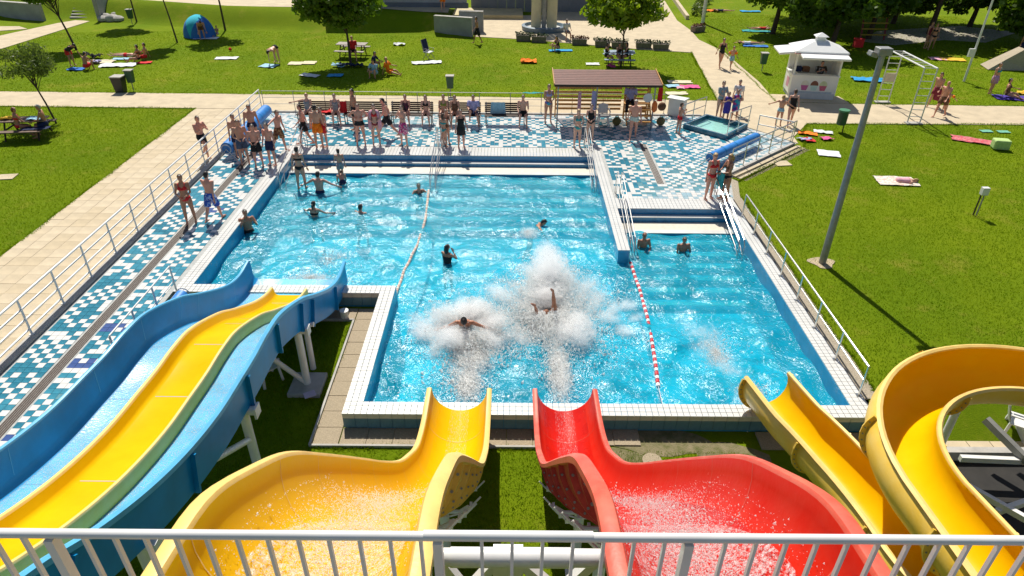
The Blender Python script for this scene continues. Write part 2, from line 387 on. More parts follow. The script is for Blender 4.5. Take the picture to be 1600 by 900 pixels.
LAWN_R = [(8.2, 11.4), (8.2, 22.5), (8.55, 23.7), (12.3, 27.4), (13.6, 30.42), (30, 30.7), (24, 16), (15, 11.4)]
LAWN_L = [(-15.15, 17), (-15.15, 31.9), (-30, 32.05), (-26, 24)]
LAWN_M = [(10.3, 33.97), (-3, 34.33), (-30, 34.55), (-38, 48), (-20, 50), (-2.7, 48.4), (11.3, 44.6), (12.9, 40)]
LAWN_T = [(13.7, 33.8), (16.9, 33.65), (34, 33.4), (36, 58), (14, 58), (13.2, 48), (13.4, 37.5)]
YARD1 = [(-9.1, 2), (5, 2), (5, 10.2), (-4.25, 10.25), (-4.25, 14.85), (-9.1, 14.85)]
Vs = [blades(LAWN_R, 480, -.03, .042, .011, 1, ex), blades(LAWN_L, 380, -.03, .045, .012, 2, ex), blades(LAWN_M, 150, -.03, .04, .02, 3, ex), blades(LAWN_T, 150, -.03, .04, .02, 4, ex), blades(YARD1, 900, YZ, .05, .008, 5)]
def edge(a, b, n, seed, z=-.02):
    rg = np.random.default_rng(seed); t = rg.uniform(0, 1, n); X = a[0]+(b[0]-a[0])*t; Y = a[1]+(b[1]-a[1])*t; nx, ny = -(b[1]-a[1]), b[0]-a[0]; l_ = math.hypot(nx, ny); o_ = rg.normal(0, .035, n)+.06*np.sin(t*l_*2.1+seed)*np.sin(t*l_*.7); X, Y = X+nx/l_*o_, Y+ny/l_*o_
    a_ = rg.uniform(0, 2*PI, n); la = rg.uniform(0, 2*PI, n); h_ = rg.uniform(.03, .085, n); w_ = .013; Z = np.full(n, z)
    return np.stack([np.stack([X-np.cos(a_)*w_, Y-np.sin(a_)*w_, Z], 1), np.stack([X+np.cos(a_)*w_, Y+np.sin(a_)*w_, Z], 1), np.stack([X+np.cos(la)*h_*.8, Y+np.sin(la)*h_*.8, Z+h_], 1)], 1).reshape(-1, 3)
for k, (a, b_) in enumerate((((-15.12, 12), (-15.12, 31.9)), ((-15.12, 31.93), (-30, 32.05)), ((13.6, 30.45), (30, 30.7)), ((8.2, 11.4), (8.2, 22.3)), ((12.35, 27.4), (13.6, 30.45)), ((8.5, 23.6), (12.3, 27.3)), ((-3, 34.3), (-30, 34.5)), ((10.4, 33.95), (-3, 34.3)), ((16.9, 33.6), (30, 33.4)), ((10.4, 33.97), (11.4, 44.7)), ((13.3, 33.8), (13.4, 48)), ((-4.2, 10.25), (1, 10.25)), ((-4.22, 10.3), (-4.22, 14.9)))): Vs.append(edge(a, b_, int(160*math.dist(a, b_)), 200+k, -.02 if k < 11 else YZ))
V = np.concatenate(Vs); o = npmesh('grass', V, np.arange(len(V)).reshape(-1, 3), M_blade); tag(o, 'short mown green grass of the lawns', 'grass', kind='stuff')

# ------------------------------------------------------------------ pool basin, steps, coping
Y0, X1, XA, YN, XL = 11.16, 7.44, -3.18, 15.97, -8.82
pool = struct('pool_basin')
def pbox(name, m, x0, x1, y0, y1, z0, z1): 
    return MB().box(((x0+x1)/2, (y0+y1)/2, (z0+z1)/2), (x1-x0, y1-y0, z1-z0)).build(name, m, pool)
pbox('floor', M_floor, XL-.2, X1+.2, Y0-.2, 27.0, -1.9, -1.75)
pbox('wall', M_bluewall, XA-.36, X1+.38, Y0-.34, Y0, -1.75, -.035)
pbox('wall', M_bluewall, XA-.36, XA, Y0+.002, YN, -1.75, -.035)
pbox('wall', M_bluewall, XL-.36, XA-.362, YN-.36, YN, -1.75, -.035)
pbox('wall', M_bluewall, XL-.36, XL, YN+.002, 26.9, -1.75, -.035)
pbox('wall', M_bluewall, X1, X1+.38, Y0+.002, 26.9, -1.75, -.035)
pbox('wall', M_bluewall, 3.30, 3.64, 18.15, 26.0, -1.75, -.035)
def step(x0, x1, y0, y1, z, mt, mr):
    "one step of the stair: riser body, tread slab and a white nosing"
    st = pbox('step', mr, x0, x1, y0+.012, y1, -1.74, z-.02)
    MB().box(((x0+x1)/2, (y0+y1)/2, z-.01), (x1-x0, y1-y0, .02)).build('tread', mt, st)
    return st
def stairs(x0, x1, ys, zs, ms, last):
    y = ys[0]
    for k in range(len(zs)): step(x0, x1, ys[k+1], ys[k], zs[k], ms[k], M_stepblue)
    yy = ys[-1]; z = zs[-1]
    for k in range(last):
        z -= .19; s = step(x0, x1, yy-.44, yy, z, M_floor, M_floor)
        MB().box(((x0+x1)/2, yy-.44+.10, z+.002), (x1-x0, .20, .012)).build('nosing', M_white_tile, s); yy -= .44
stairs(XL, 3.30, [25.99, 25.74, 24.95], [-.24, -.38], [M_white_tile, M_cream_tile], 6)
stairs(3.64, X1, [21.13, 20.92, 20.08], [-.23, -.41], [M_white_tile, M_cream_tile], 6)
for x0, x1, y in ((XL, 3.3, 24.95), (3.64, X1, 20.08)):
    MB().box(((x0+x1)/2, y+.12, (-.38 if y > 22 else -.41)+.003), (x1-x0, .24, .008)).build('nosing', M_white_tile, pool)
pbox('stair_body', M_stepblue, XL-.3, 3.66, 26.0, 26.95, -1.74, -.035)
pbox('stair_body', M_stepblue, 3.66, X1+.3, 21.14, 22.0, -1.74, -.035)
# coping tiles: the nearest 300 are single tiles, the rest one mesh
T = .1325; tile_me = MB().box((0, 0, -.015), (T-.012, T-.012, .03)).mesh(M_white_tile)
cop = []
def strip(x0, x1, y0, y1):
    nx = max(1, round((x1-x0)/T)); ny = max(1, round((y1-y0)/T)); sx = (x1-x0)/nx; sy = (y1-y0)/ny
    for j in range(ny):
        for i in range(nx): cop.append((x0+(i+.5)*sx, y0+(j+.5)*sy, sx, sy))
strip(XA-.4, X1+.41, Y0-.39, Y0+.005)
strip(XA-.4, XA+.005, Y0+.007, YN)
strip(XL-.4, XA-.402, YN-.4, YN)
strip(XL-.4, XL+.005, YN+.002, 26.0)
strip(XL-.4, 3.29, 26.0, 26.93)
strip(3.28, 3.66, 18.13, 26.0); strip(3.292, 3.66, 26.002, 26.93)
strip(3.662, X1+.005, 21.13, 21.96)
strip(X1, X1+.41, Y0+.007, 22.3)
vis = lambda c: not (-1.75 < c[0] < -.35 and c[1] < 11.3) and not (.47 < c[0] < 1.85 and c[1] < 11.3) and c[0] < 7.0
order = sorted(range(len(cop)), key=lambda k: (cop[k][1] if vis(cop[k]) else 99))
near = set(order[:300]); rest = MB()
grb = MB()
for k, (x, y, sx, sy) in enumerate(cop):
    if k in near:
        o = link('coping_tile', tile_me, pool); o.location = (x, y, random.uniform(-.0012, .0012)); o.scale = (sx/T, sy/T, 1)
    else: rest.box((x, y, -.015), (sx-.012, sy-.012, .03))
tag(rest.build('coping_tiles', M_white_tile, pool, fix=False), kind='stuff')
# facing tiles of the outer wall that shows under the slides
fm = {'cream': MB().box((0, 0, 0), (.258, .02, .125)).mesh(M_cream_tile), 'blue': MB().box((0, 0, 0), (.258, .02, .255)).mesh(mat('grey_blue_wall_tile', (.115, .235, .285), .35, .2, 5)),
      'creamy': MB().box((0, 0, 0), (.02, .258, .125)).mesh(M_cream_tile), 'bluey': MB().box((0, 0, 0), (.02, .258, .255)).mesh(MATS['grey_blue_wall_tile'])}
x = XA-.4+.133
while x < X1+.4:
    for k, z in (('cream', -.095), ('blue', -.29)):
        o = link('facing_tile', fm[k], pool); o.location = (x, Y0-.351, z)
    x += .266
for side, y in (('y', None),):
    yy = Y0-.2
    while yy < YN-.4:
        for k, z in (('creamy', -.095), ('bluey', -.29)):
            o = link('facing_tile', fm[k], pool); o.location = (XA-.371, yy, z)
        yy += .266
x = XA-.5
while x > XL:
    for k, z in (('cream', -.095), ('blue', -.29)):
        o = link('facing_tile', fm[k], pool); o.location = (x, YN-.371, z)
    x -= .266

# ------------------------------------------------------------------ mosaic deck
deck = struct('pool_deck')
DECK = [(-11.6, 4), (-9.225, 4), (-9.225, 26.935), (3.664, 26.935), (3.664, 21.965), (7.9, 21.965), (8.3, 23.9), (11.75, 27.35), (12.2, 27.8), (11.6, 28.7), (10.3, 30.2), (9.0, 31.45), (-11.6, 31.45)]
MB().prism(DECK, -.4, -.013).build('grout_bed', M_grout, deck)
TD = .18; BAS = [(7.7, 29.6), (9.1, 31.1), (10.65, 29.7), (9.2, 28.1)]
DR = [(-10.56, -10.32)]
dt = [MB().box((0, 0, -.01), (TD-.008, TD-.008, .02)).mesh(mm) for mm in [M_white_tile]+M_teal+[M_pale]]
def h2(i, j, s=0): return (math.sin(i*127.1+j*311.7+s*74.7)*43758.5453) % 1
cells = []
IX, JX = np.meshgrid(np.arange(-66, 70), np.arange(30, 176), indexing='ij'); GX, GY = (IX+.5)*TD, (JX+.5)*TD; OKC = np.ones(GX.shape, bool)
for a in (-.085, .085):
    for b in (-.085, .085): OKC &= inpoly(DECK, GX+a, GY+b)
for i in range(-66, 70):
    for j in range(30, 176):
        x, y = (i+.5)*TD, (j+.5)*TD
        if not OKC[i+66, j-30] or -10.58 < x < -10.30 and y < 26.6: continue
        if 5.42 < x < 5.68 and 23.3 < y < 27.6: continue
        # white tiles come as singles, pairs and small runs, in bands
        dens = .455+.16*noise.noise(Vector((x*.25, y*.35, 3)))+(.06 if y > 29 else 0)-(.05 if x < -9 else 0)
        run = h2(i//2, j, 1) < .17
        wht = (h2(i//2, j, 2) < dens) if run else (h2(i, j, 3) < dens*1.75 if (i+j) % 2 else h2(i, j, 4) < dens*.27)
        if wht: k = 0
        else:
            s = noise.noise(Vector((x*.22, y*.22, 9)))*1.1+h2(i, j, 5)*.5+(.55 if x > 4.6 else 0)+(.35 if y > 29.4 else 0)
            k = 1 if s < .2 else 2 if s < .62 else 3 if s < 1.0 else 5
            if x > -10.4 and -10.3 < x < -9.3 and h2(i//3, j//2, 6) < .10: k = 4
        cells.append((x, y, k))
cells.sort(key=lambda c: (c[1] if (c[0] < -9 and c[1] > 11.2) else c[1]+30))
rest = [MB() for _ in dt]; rb = MB()
for n_, (x, y, k) in enumerate(cells):
    if n_ < 300:
        o = link('mosaic_tile', dt[k], deck); o.location = (x, y, random.uniform(-.001, .001))
    else: rb.mi = k; rb.box((x, y, -.01), (TD-.008, TD-.008, .02))
tag(rb.build('mosaic_tiles', [M_white_tile]+M_teal+[M_pale], deck, fix=False), kind='stuff')
b = MB()
for x0, y0, y1 in ((-10.44, 4, 26.6), (5.55, 23.3, 27.6)):
    for k in range(-2, 3): b.bar((x0+k*.05, y0, -.012), (x0+k*.05, y1, -.012), .03, .02)
b.build('drain_grate', M_drain, deck)
b = MB(); b.box((-11.73, 17.8, .0), (.22, 27.4, .09)); b.build('kerb', M_conc, deck)
MB().box((-1.4, 31.5, .0), (20.7, .14, .09)).build('kerb', M_conc, deck)

# ------------------------------------------------------------------ water with real waves
dx = .075; nx = int((X1-XL)/dx)+2; ny = int((25.3-Y0)/dx)+2
gx = np.linspace(XL-.02, X1+.02, nx); gy = np.linspace(Y0-.02, 25.2, ny); XX, YY = np.meshgrid(gx, gy)
ZZ = np.zeros_like(XX); rg = np.random.default_rng(3)
for k in range(42):
    lam = rg.uniform(.35, 2.2); a = rg.uniform(0, 2*PI); ph = rg.uniform(0, 2*PI); ZZ += .0052*lam**.8*np.sin(2*PI/lam*(XX*math.cos(a)+YY*math.sin(a))+ph+.7*np.sin(XX*.9+k)+.6*np.sin(YY*.8+2*k))
for cx, cy, s, lam in ((-1., 14.2, .05, .75), (.9, 14.6, .06, .8), (1.2, 17.5, .03, .7), (5.6, 12.4, .035, .6), (-6, 17, .03, .6), (-5.6, 22.3, .012, .5)):
    rr = np.hypot(XX-cx, YY-cy); ZZ += s*np.exp(-rr/2.2)*np.sin(2*PI*rr/lam)
V = np.stack([XX, YY, WZ+ZZ], -1).reshape(-1, 3)
ii = np.arange(ny-1)[:, None]*nx+np.arange(nx-1)[None]; Fq = np.stack([ii, ii+1, ii+nx+1, ii+nx], -1).reshape(-1, 4)
cx, cy = V[Fq].mean(1)[:, 0], V[Fq].mean(1)[:, 1]
keep = ~((cx < XA-.1) & (cy < YN-.1)) & ~((cx > 3.66) & (cy > 20.4)) & ~((cx > 3.4) & (cx < 3.55) & (cy > 18.3))
Fq = Fq[keep]; o = npmesh('water', V, Fq, M_water, smooth=True); o['kind'] = 'structure'

# ------------------------------------------------------------------ water slides
def frames(P):
    out = []
    for i, p in enumerate(P):
        t = (P[min(i+1, len(P)-1)]-P[max(i-1, 0)]).normalized(); rr = t.cross(Vector((0, 0, 1))).normalized(); out.append((p, t, rr, rr.cross(t).normalized()))
    return out
def sweep(FR, prof, mi, mats, name, parent, caps=True):
    "prof(i) -> closed list of (u, w); mi -> material index of each profile edge"
    b = MB(); rings = []
    for i, (p, t, rr, nn) in enumerate(FR): rings.append([p+rr*u+nn*w for u, w in prof(i)])
    n = len(rings[0])
    for i in range(len(rings)-1):
        for j in range(n):
            k = (j+1) % n; b.f.append((i*n+j, i*n+k, (i+1)*n+k, (i+1)*n+j)); b.m.append(mi[j])
    b.v = [tuple(q) for r_ in rings for q in r_]
    if caps:
        for base in (0, (len(rings)-1)*n):
            h = n//2
            b.f.append(tuple(range(base, base+n))); b.m.append(1)
    o = b.build(name, mats, parent, smooth=True, world=True); LOC[o.name] = LOC[parent.name]; return o
def upipe(Rr, wall, th, lip, extraL=0., n=14, rs=0., solid=True):
    "half pipe with straight upper walls; rim at w=0. returns profile and material index (0 inner, 1 rim, 2 outer)"
    inn = [(-Rr, extraL)] if (wall or extraL) else []
    inn += [(-Rr*math.cos(PI*k/n), -wall-Rr*math.sin(PI*k/n)*(1+rs)) for k in range(n+1)]
    if wall or extraL: inn.append((Rr, 0.))
    Ro = Rr+th
    out = [(Ro, -.06)]+[(Ro*math.cos(PI*k/n), -wall-Ro*math.sin(PI*k/n)*(1+rs)-.0) for k in range(1, n)]+[(-Ro, extraL-.06)]
    rimR = [(Rr+.015, .025), (Rr+lip*.6, .03), (Rr+lip, .005), (Rr+lip, -.045)]
    rimL = [(-Rr-lip, extraL-.045), (-Rr-lip, extraL+.005), (-Rr-lip*.6, extraL+.03), (-Rr-.015, extraL+.025)]
    pts = inn+rimR+out+rimL
    mi = [0]*(len(inn)-1)+[1]*(len(rimR)+1)+[2]*(len(out)-1)+[1]*(len(rimL)+1)
    return pts, mi[:len(pts)]
def ring_flange(fr, Rr, wall, name, m, parent, wd=.07, th=.018, extraL=0., n=14, rs=0., bolts=True):
    p, t, rr, nn = fr; b = MB(); rings = []
    arc = [(-1, extraL-.03)]*(1 if extraL or wall else 0)+[(-math.cos(PI*k/n), -wall) for k in range(n+1)]+[(1, -.03)]*(1 if extraL or wall else 0)
    sn = ([0]*(1 if extraL or wall else 0))+[math.sin(PI*k/n) for k in range(n+1)]+([0]*(1 if extraL or wall else 0))
    def pt(Ra, k, d): return p+rr*(arc[k][0]*Ra)+nn*(arc[k][1]-Ra*sn[k]*(1+rs))+t*d
    for k in range(len(arc)):
        rings.append([pt(Rr, k, -th), pt(Rr+wd, k, -th), pt(Rr+wd, k, th), pt(Rr, k, th)])
    b.loft(rings)
    if bolts:
        b.mi = 1
        for k in range(1, len(arc)-1):
            c = pt(Rr+wd*.55, k, 0); b.tube([c-t*(th+.012), c+t*(th+.012)], .014, 6)
    o = b.build(name, [m, M_greysteel], parent, world=True); return o
def film_mat(name, cover, white, sx=7., sy=1.2):
    m = bpy.data.materials.new(name); m.use_nodes = True; n = m.node_tree.nodes; L = m.node_tree.links; b = n['Principled BSDF']
    b.inputs['Base Color'].default_value = (white, white, white*1.0, 1); b.inputs['Roughness'].default_value = .15
    tc = n.new('ShaderNodeTexCoord'); mp = n.new('ShaderNodeMapping'); mp.inputs['Scale'].default_value = (sx, sy, sy); L.new(tc.outputs['Object'], mp.inputs[0])
    nz = n.new('ShaderNodeTexNoise'); nz.inputs['Scale'].default_value = 3; nz.inputs['Detail'].default_value = 8; nz.inputs['Roughness'].default_value = .75; nz.inputs['Distortion'].default_value = .6; L.new(mp.outputs[0], nz.inputs['Vector'])
    rp = n.new('ShaderNodeValToRGB'); rp.color_ramp.elements[0].position = 1-cover-.12; rp.color_ramp.elements[1].position = 1-cover+.12; L.new(nz.outputs['Fac'], rp.inputs[0])
    tr = n.new('ShaderNodeBsdfTransparent'); mx = n.new('ShaderNodeMixShader'); L.new(rp.outputs[0], mx.inputs[0]); L.new(tr.outputs[0], mx.inputs[1]); L.new(b.outputs[0], mx.inputs[2])
    bp = n.new('ShaderNodeBump'); bp.inputs['Strength'].default_value = .8; bp.inputs['Distance'].default_value = .03; L.new(nz.outputs['Fac'], bp.inputs['Height']); L.new(bp.outputs['Normal'], b.inputs['Normal'])
    L.new(mx.outputs[0], n['Material Output'].inputs[0]); return m
M_film = film_mat('running_water', .36, .85, 30, 5); M_film2 = film_mat('churning_water', .43, .97, 14, 8)

KP = [(-.2, 7.28), (1.0, 7.18), (2.1, 7.03), (2.55, 6.92), (3.07, 6.58), (3.64, 6.13), (4.34, 5.40), (5.37, 4.28), (6.4, 3.15), (7.3, 2.22), (8.05, 1.58), (8.9, .96), (9.7, .69), (10.5, .635), (11.35, .62)]
def kamikaze(name, label, xc, mi_, mr, mo, side, mw):
    root = thing(name, label, 'water slide', (xc, 6, YZ))
    P = [Vector((xc, y, interp(KP, y))) for y in np.linspace(-.2, 10.88, 96)]; FR = frames(P)
    pr, mi = upipe(.575, 0., .03, .105, n=18, rs=.04)
    mi[0:4] = [3]*4; mi[14:18] = [3]*4; ch = sweep(FR, lambda i: pr, mi, [mi_, mr, mo, mw], 'channel', root)
    for y in (2.3, 3.4, 4.1, 4.9, 5.7, 6.5, 7.4, 8.6, 9.9):
        k = min(range(len(P)), key=lambda q: abs(P[q].y-y)); ring_flange(FR[k], .60, 0, 'flange', mo, ch, wd=.065, rs=.04)
        p, t, rr, nn = FR[k]; b = MB()
        arc = [p+rr*(.578-.006)*math.cos(PI*q/16)-nn*(.60-.008)*math.sin(PI*q/16)+t*.004 for q in range(17)]; arc2 = [q-t*.008 for q in arc]
        b.loft([arc, arc2], closed=False); b.build('seam', mr, ch, world=True, smooth=True, fix=False)
        if 3 < y < 9:   # clamp bracket and hoop under the channel
            hp = [p+rr*.79*math.cos(a)*side*-1-nn*.80*math.sin(a)+t*.0 for a in np.linspace(R(8), R(172), 12)]
            bb = MB(); bb.tube([q+Vector((0, 0, -.03)) for q in hp[2:]], .016, 6)
            for q in (hp[3], hp[5]): bb.box(q, (.04, .09, .06))
            bb.build('bracket', M_wsteel, root, world=True, smooth=True)
    kk = range(0, 96)
    def strip(y0, y1, wdt, nm, mt, zoff=.006):
        pp = [f for f in FR if y0 <= f[0].y <= y1]; b = MB(); n = 8
        b.loft([[p+rr*(.57*math.sin(a))-nn*(.57*1.04*math.cos(a)-zoff) for a in np.linspace(-1, 1, n)*wdt*min(1, max(.03, (y1-p.y)/1.3))**.6] for p, t, rr, nn in pp], closed=False)
        b.build(nm, mt, ch, world=True, smooth='all', fix=False)
    strip(4.2, 11.9, .36, 'running_water', M_film); strip(.5, 4.3, .85, 'churning_water', M_film2, .03)
    # end lip
    p, t, rr, nn = FR[-1]; ring_flange((p-t*.03, t, rr, nn), .60, 0, 'end_flange', mr, ch, wd=.045, rs=.04, bolts=False)
    for y in (3.2, 5.4, 7.4):   # steel columns
        z = interp(KP, y)-1.12; b = MB(); b.tube([(xc, y, YZ), (xc, y, z)], .08, 12); b.tube([(xc-.4, y, z+.10), (xc-.25, y, z-.02), (xc+.25, y, z-.02), (xc+.4, y, z+.10)], .035, 8); b.box((xc, y, YZ+.02), (.34, .34, .03))
        b.build('column', M_wsteel, root, world=True, smooth=True)
    return root
kamikaze('water_slide', 'steep yellow half-pipe slide ending at the pool left of the red slide', -1.05, M_yel, M_yelrim, M_yelfade, -1, M_yelwall)
kamikaze('water_slide', 'steep red half-pipe slide dropping to the pool', 1.16, M_red, M_redrim, M_redfade, 1, M_redwall)
# cross frame carrying both steep slides
cf = thing('slide_support_frame', 'white tubular steel frame joining the steep yellow and red slides', 'steel frame', (0, 3.2, YZ))
b = MB(); b.tube([(-1.05, 2.95, 5.2), (1.16, 2.95, 5.2)], .085, 14); b.build('cross_tube', M_wsteel, cf, world=True, smooth=True)
b = MB(); b.tube([(0.05, 2.95, YZ), (0.05, 2.95, 5.11)], .10, 14); b.build('column', M_wsteel, cf, world=True, smooth=True)
for s in (-1, 1):
    b = MB(); b.tube([(.05+s*.09, 2.95, 4.0), (.05+s*1.0, 2.95, 5.11)], .045, 10); b.build('brace', M_wsteel, cf, world=True, smooth=True)
b = MB(); b.tube([(-.42, 2.24, 6.85), (.52, 2.24, 6.85)], .048, 14); b.build('cross_tube', M_wsteel, cf, world=True, smooth=True)
b = MB(); b.tube([(-.30, 2.24, 6.85), (.34, 2.24, 6.85)], .053, 14); b.build('sleeve', M_wsteel, cf, world=True, smooth=True)
b = MB(); b.bar((.0, 2.3, YZ), (.0, 2.3, 6.8), .16, .12); b.build('column', M_wsteel, cf, world=True)
for s in (-1, 1):
    b = MB(); b.bar((s*.06, 2.3, 6.1), (s*.42+.05, 2.28, 6.8), .06, .05); b.build('brace', M_wsteel, cf, world=True)
    b = MB(); b.bar((s*.06, 2.3, 6.75), (s*.45+.05, 2.28, 6.2), .06, .05); b.build('brace', M_wsteel, cf, world=True)

# three-lane wavy slide
BP = [(-.5, 6.3), (2.0, 5.1), (4.1, 4.1), (4.95, 3.6), (5.9, 3.15), (6.9, 2.80), (7.98, 2.56), (8.95, 2.47), (9.6, 2.42), (10.3, 2.41), (11.1, 2.31), (12.45, 1.82), (13.3, 1.38), (14.55, .80), (15.4, .58), (16.25, .62)]
ws = thing('water_slide', 'wide wavy blue three-lane slide with a yellow middle lane', 'water slide', (-5.925, 8, YZ))
XC = -5.925
P = [Vector((XC, y, interp(BP, y))) for y in np.linspace(-.5, 16.2, 110)]; FRB = frames(P)
bpr = [(-1.285, 0), (-1.285, -.46), (-1.25, -.56), (-1.17, -.61), (-.42, -.61), (.60, -.61), (1.17, -.61), (1.25, -.56), (1.285, -.46), (1.285, 0),
       (1.295, .03), (1.33, .04), (1.37, .02), (1.375, -.05), (1.33, -.07), (1.33, -.70), (-1.33, -.70), (-1.33, -.07), (-1.375, -.05), (-1.37, .02), (-1.33, .04), (-1.295, .03)]
bmi = [0, 0, 0, 1, 1, 1, 0, 0, 0, 2, 2, 2, 2, 2, 0, 0, 0, 2, 2, 2, 2, 2]
tro = sweep(FRB, lambda i: bpr, bmi, [M_bslide, M_bfloor, M_brim], 'trough', ws)
ypr = [(-.55, -.605), (-.55, -.35), (-.535, -.32), (-.48, -.32), (-.46, -.35), (-.43, -.49), (-.40, -.53), (-.34, -.55), (.27, -.55), (.33, -.53), (.36, -.49), (.38, -.37), (.40, -.34), (.445, -.34), (.46, -.37), (.46, -.605)]
sweep(FRB[:-5], lambda i: ypr, [2, 1, 1, 1, 0, 0, 0, 0, 0, 0, 0, 1, 1, 1, 2, 2], [M_yel, M_yelrim, M_yelfade], 'yellow_lane', ws)
M_film3 = film_mat('thin_sheet_of_water', .43, .75, 30, 14.)
for u0, u1, ys in ((-1.18, -.56, 0), (.47, 1.18, 0)):
    b = MB(); b.loft([[p+rr*(u0+(u1-u0)*q/6)-nn*.603 for q in range(7)] for p, t, rr, nn in FRB], closed=False); b.build('running_water', M_film3, tro, world=True, smooth='all', fix=False)
for y in (4.6, 7.0, 9.2, 10.9, 12.4, 13.1, 15.0):
    k = min(range(len(P)), key=lambda q: abs(P[q].y-y)); p, t, rr, nn = FRB[k]
    for s in (-1, 1):
        b = MB(); c = p+rr*s*1.365-nn*.39; b.loft([[c+rr*i*.04+t*j*.025+nn*h for i, j in ((-1, -1), (1, -1), (1, 1), (-1, 1))] for h in (-.33, .30)]); b.build('rib', M_bslide, tro, world=True)
    b = MB()
    for s in (-1, 1): b.loft([[p+rr*s*1.281-nn*.01+t*j for j in (-.006, .006)], [p+rr*s*1.281-nn*.46+t*j for j in (-.006, .006)]], closed=False)
    b.loft([[p-rr*1.17-nn*.6065+t*j for j in (-.008, .008)], [p-rr*.56-nn*.6065+t*j for j in (-.008, .008)]], closed=False)
    b.loft([[p-rr*.34-nn*.5475+t*j for j in (-.006, .006)], [p+rr*.27-nn*.5475+t*j for j in (-.006, .006)]], closed=False)
    tag(b.build('seams', M_brim, tro, world=True, fix=False), kind='stuff')
for y in (5.6, 9.0, 12.2):
    zr = interp(BP, y)-.78; b = MB()
    b.tube([(XC-1.2, y, zr), (XC+1.42, y, zr)], .085, 12); b.box((XC+1.45, y, zr), (.04, .22, .22)); b.build('cross_beam', M_wsteel, ws, world=True, smooth=True)
    b = MB(); b.tube([(XC+1.2, y, YZ+.1), (XC+1.2, y, zr)], .085, 12); b.build('column', M_wsteel, ws, world=True, smooth=True)
    b = MB(); b.tube([(XC+1.2, y, YZ+.1 if y > 11 else 1.0), (XC+.1 if y > 11 else XC+1.1, y-.3 if y > 11 else y-1.6, zr if y > 11 else zr+.25)], .06, 10); b.build('brace', M_wsteel, ws, world=True, smooth=True)
    b = MB(); b.box((XC+1.2, y, YZ+.03), (.75, .8, .16)); b.build('footing', M_conc, ws, world=True, bevel=.02)
b = MB(); b.tube([(XC+1.2, 12.75, YZ+.1), (XC+1.2, 12.75, interp(BP, 12.75)-.75)], .07, 12); b.tube([(XC+.6, 12.75, interp(BP, 12.75)-.75), (XC+1.4, 12.75, interp(BP, 12.75)-.75)], .06, 10); b.build('column', M_wsteel, ws, world=True, smooth=True)

# spiral slide with its straight outrun
sp = thing('water_slide', 'yellow spiral slide with faded outside and a straight outrun to the pool', 'water slide', (9.2, 6.8, YZ))
CX, CY, CR = 9.2, 6.8, 3.1
path_ = [(Vector((6.1, y, 2.46+(6.8-y)*.14)), 0.) for y in np.arange(1.5, 6.75, .18)]
nS = 84
for k in range(nS+1):
    a = PI-2*PI*k/nS; path_.append((Vector((CX+CR*math.cos(a), CY+CR*math.sin(a), 2.46-1.30*(k/nS))), 1.))
for y in np.arange(7.0, 11.2, .18):
    s = (y-6.8)/4.4; path_.append((Vector((6.1-.66*s*min(1, s*1.4), y, 1.16-.33*s)), 0.))
Ps = [q[0] for q in path_]; FS = frames(Ps)
ex = [0.]*len(path_)
for i in range(len(path_)):
    lo, hi = max(0, i-9), min(len(path_), i+10); ex[i] = .30*sum(q[1] for q in path_[lo:hi])/(hi-lo)
# split in two meshes: the coil and the outrun
iC = len(path_)-26
TR_, PH = .50, R(30)
def otube(i, n=18):
    "open tube: an arc of more than half a circle, turned outwards in the bend"
    ca, tw = TR_*math.sin(PH), -ex[i]*.9
    def P_(rad, k): a = -PH+(PI+2*PH)*k/n; return (-rad*math.cos(a), -ca-rad*math.sin(a))
    def rot(q): u, w_ = q[0], q[1]+ca; return (u*math.cos(tw)-w_*math.sin(tw), u*math.sin(tw)+w_*math.cos(tw)-ca)
    inn = [P_(TR_, k) for k in range(n+1)]; out = [P_(TR_+.03, k) for k in range(n, -1, -1)]
    e = TR_*math.cos(PH); rimR = [(e+.01, .035), (e+.06, .045), (e+.10, .01)]; rimL = [(-e-.10, .01), (-e-.06, .045), (-e-.01, .035)]
    return [rot(q) for q in inn+rimR+out+rimL]
smi = [0]*18+[1]*4+[2]*18+[1]*4
def sprof(i0): return lambda i: otube(i+i0)
def tube_flange(i, name='flange', wd=.085, th=.018, sh=0.):
    p, t, rr, nn = FS[i]; n = 18; ca = TR_*math.sin(PH); tw = -ex[i]*.9; b = MB(); rings = []
    def pt(rad, k, d): a = -PH+.12+(PI+2*PH-.24)*k/n; u, w_ = -rad*math.cos(a), -rad*math.sin(a); u, w_ = u*math.cos(tw)-w_*math.sin(tw), u*math.sin(tw)+w_*math.cos(tw)-ca; return p+rr*u+nn*w_+t*(d+sh)
    for k in range(n+1): rings.append([pt(TR_+.03, k, -th), pt(TR_+.03+wd, k, -th), pt(TR_+.03+wd, k, th), pt(TR_+.03, k, th)])
    b.loft(rings); b.mi = 1
    for k in range(1, n): c = pt(TR_+.03+wd*.5, k, 0); b.tube([c-t*(th+.012), c+t*(th+.012)], .014, 6)
    return b.build(name, [M_yelfade, M_greysteel], coil if i <= iC else outr, world=True)
coil = sweep(FS[:iC+1], sprof(0), smi, [M_yel, M_yelrim, M_yelfade], 'coil', sp); outr = sweep(FS[iC:], sprof(iC), smi, [M_yel, M_yelrim, M_yelfade], 'outrun', sp)
acc = 0; last = 0
for i in range(1, len(Ps)):
    acc += (Ps[i]-Ps[i-1]).length
    if acc-last > 2.15: last = acc; tube_flange(i)
tube_flange(len(FS)-1, 'end_flange', sh=-.03)
b = MB(); pp = FS[iC-20:]; b.loft([[p+rr*(.493*math.sin(a))-nn*(.25+.493*math.cos(a)) for a in np.linspace(-.32, .32, 6)] for p, t, rr, nn in pp], closed=False); b.build('running_water', M_film, sp, world=True, smooth='all', fix=False)
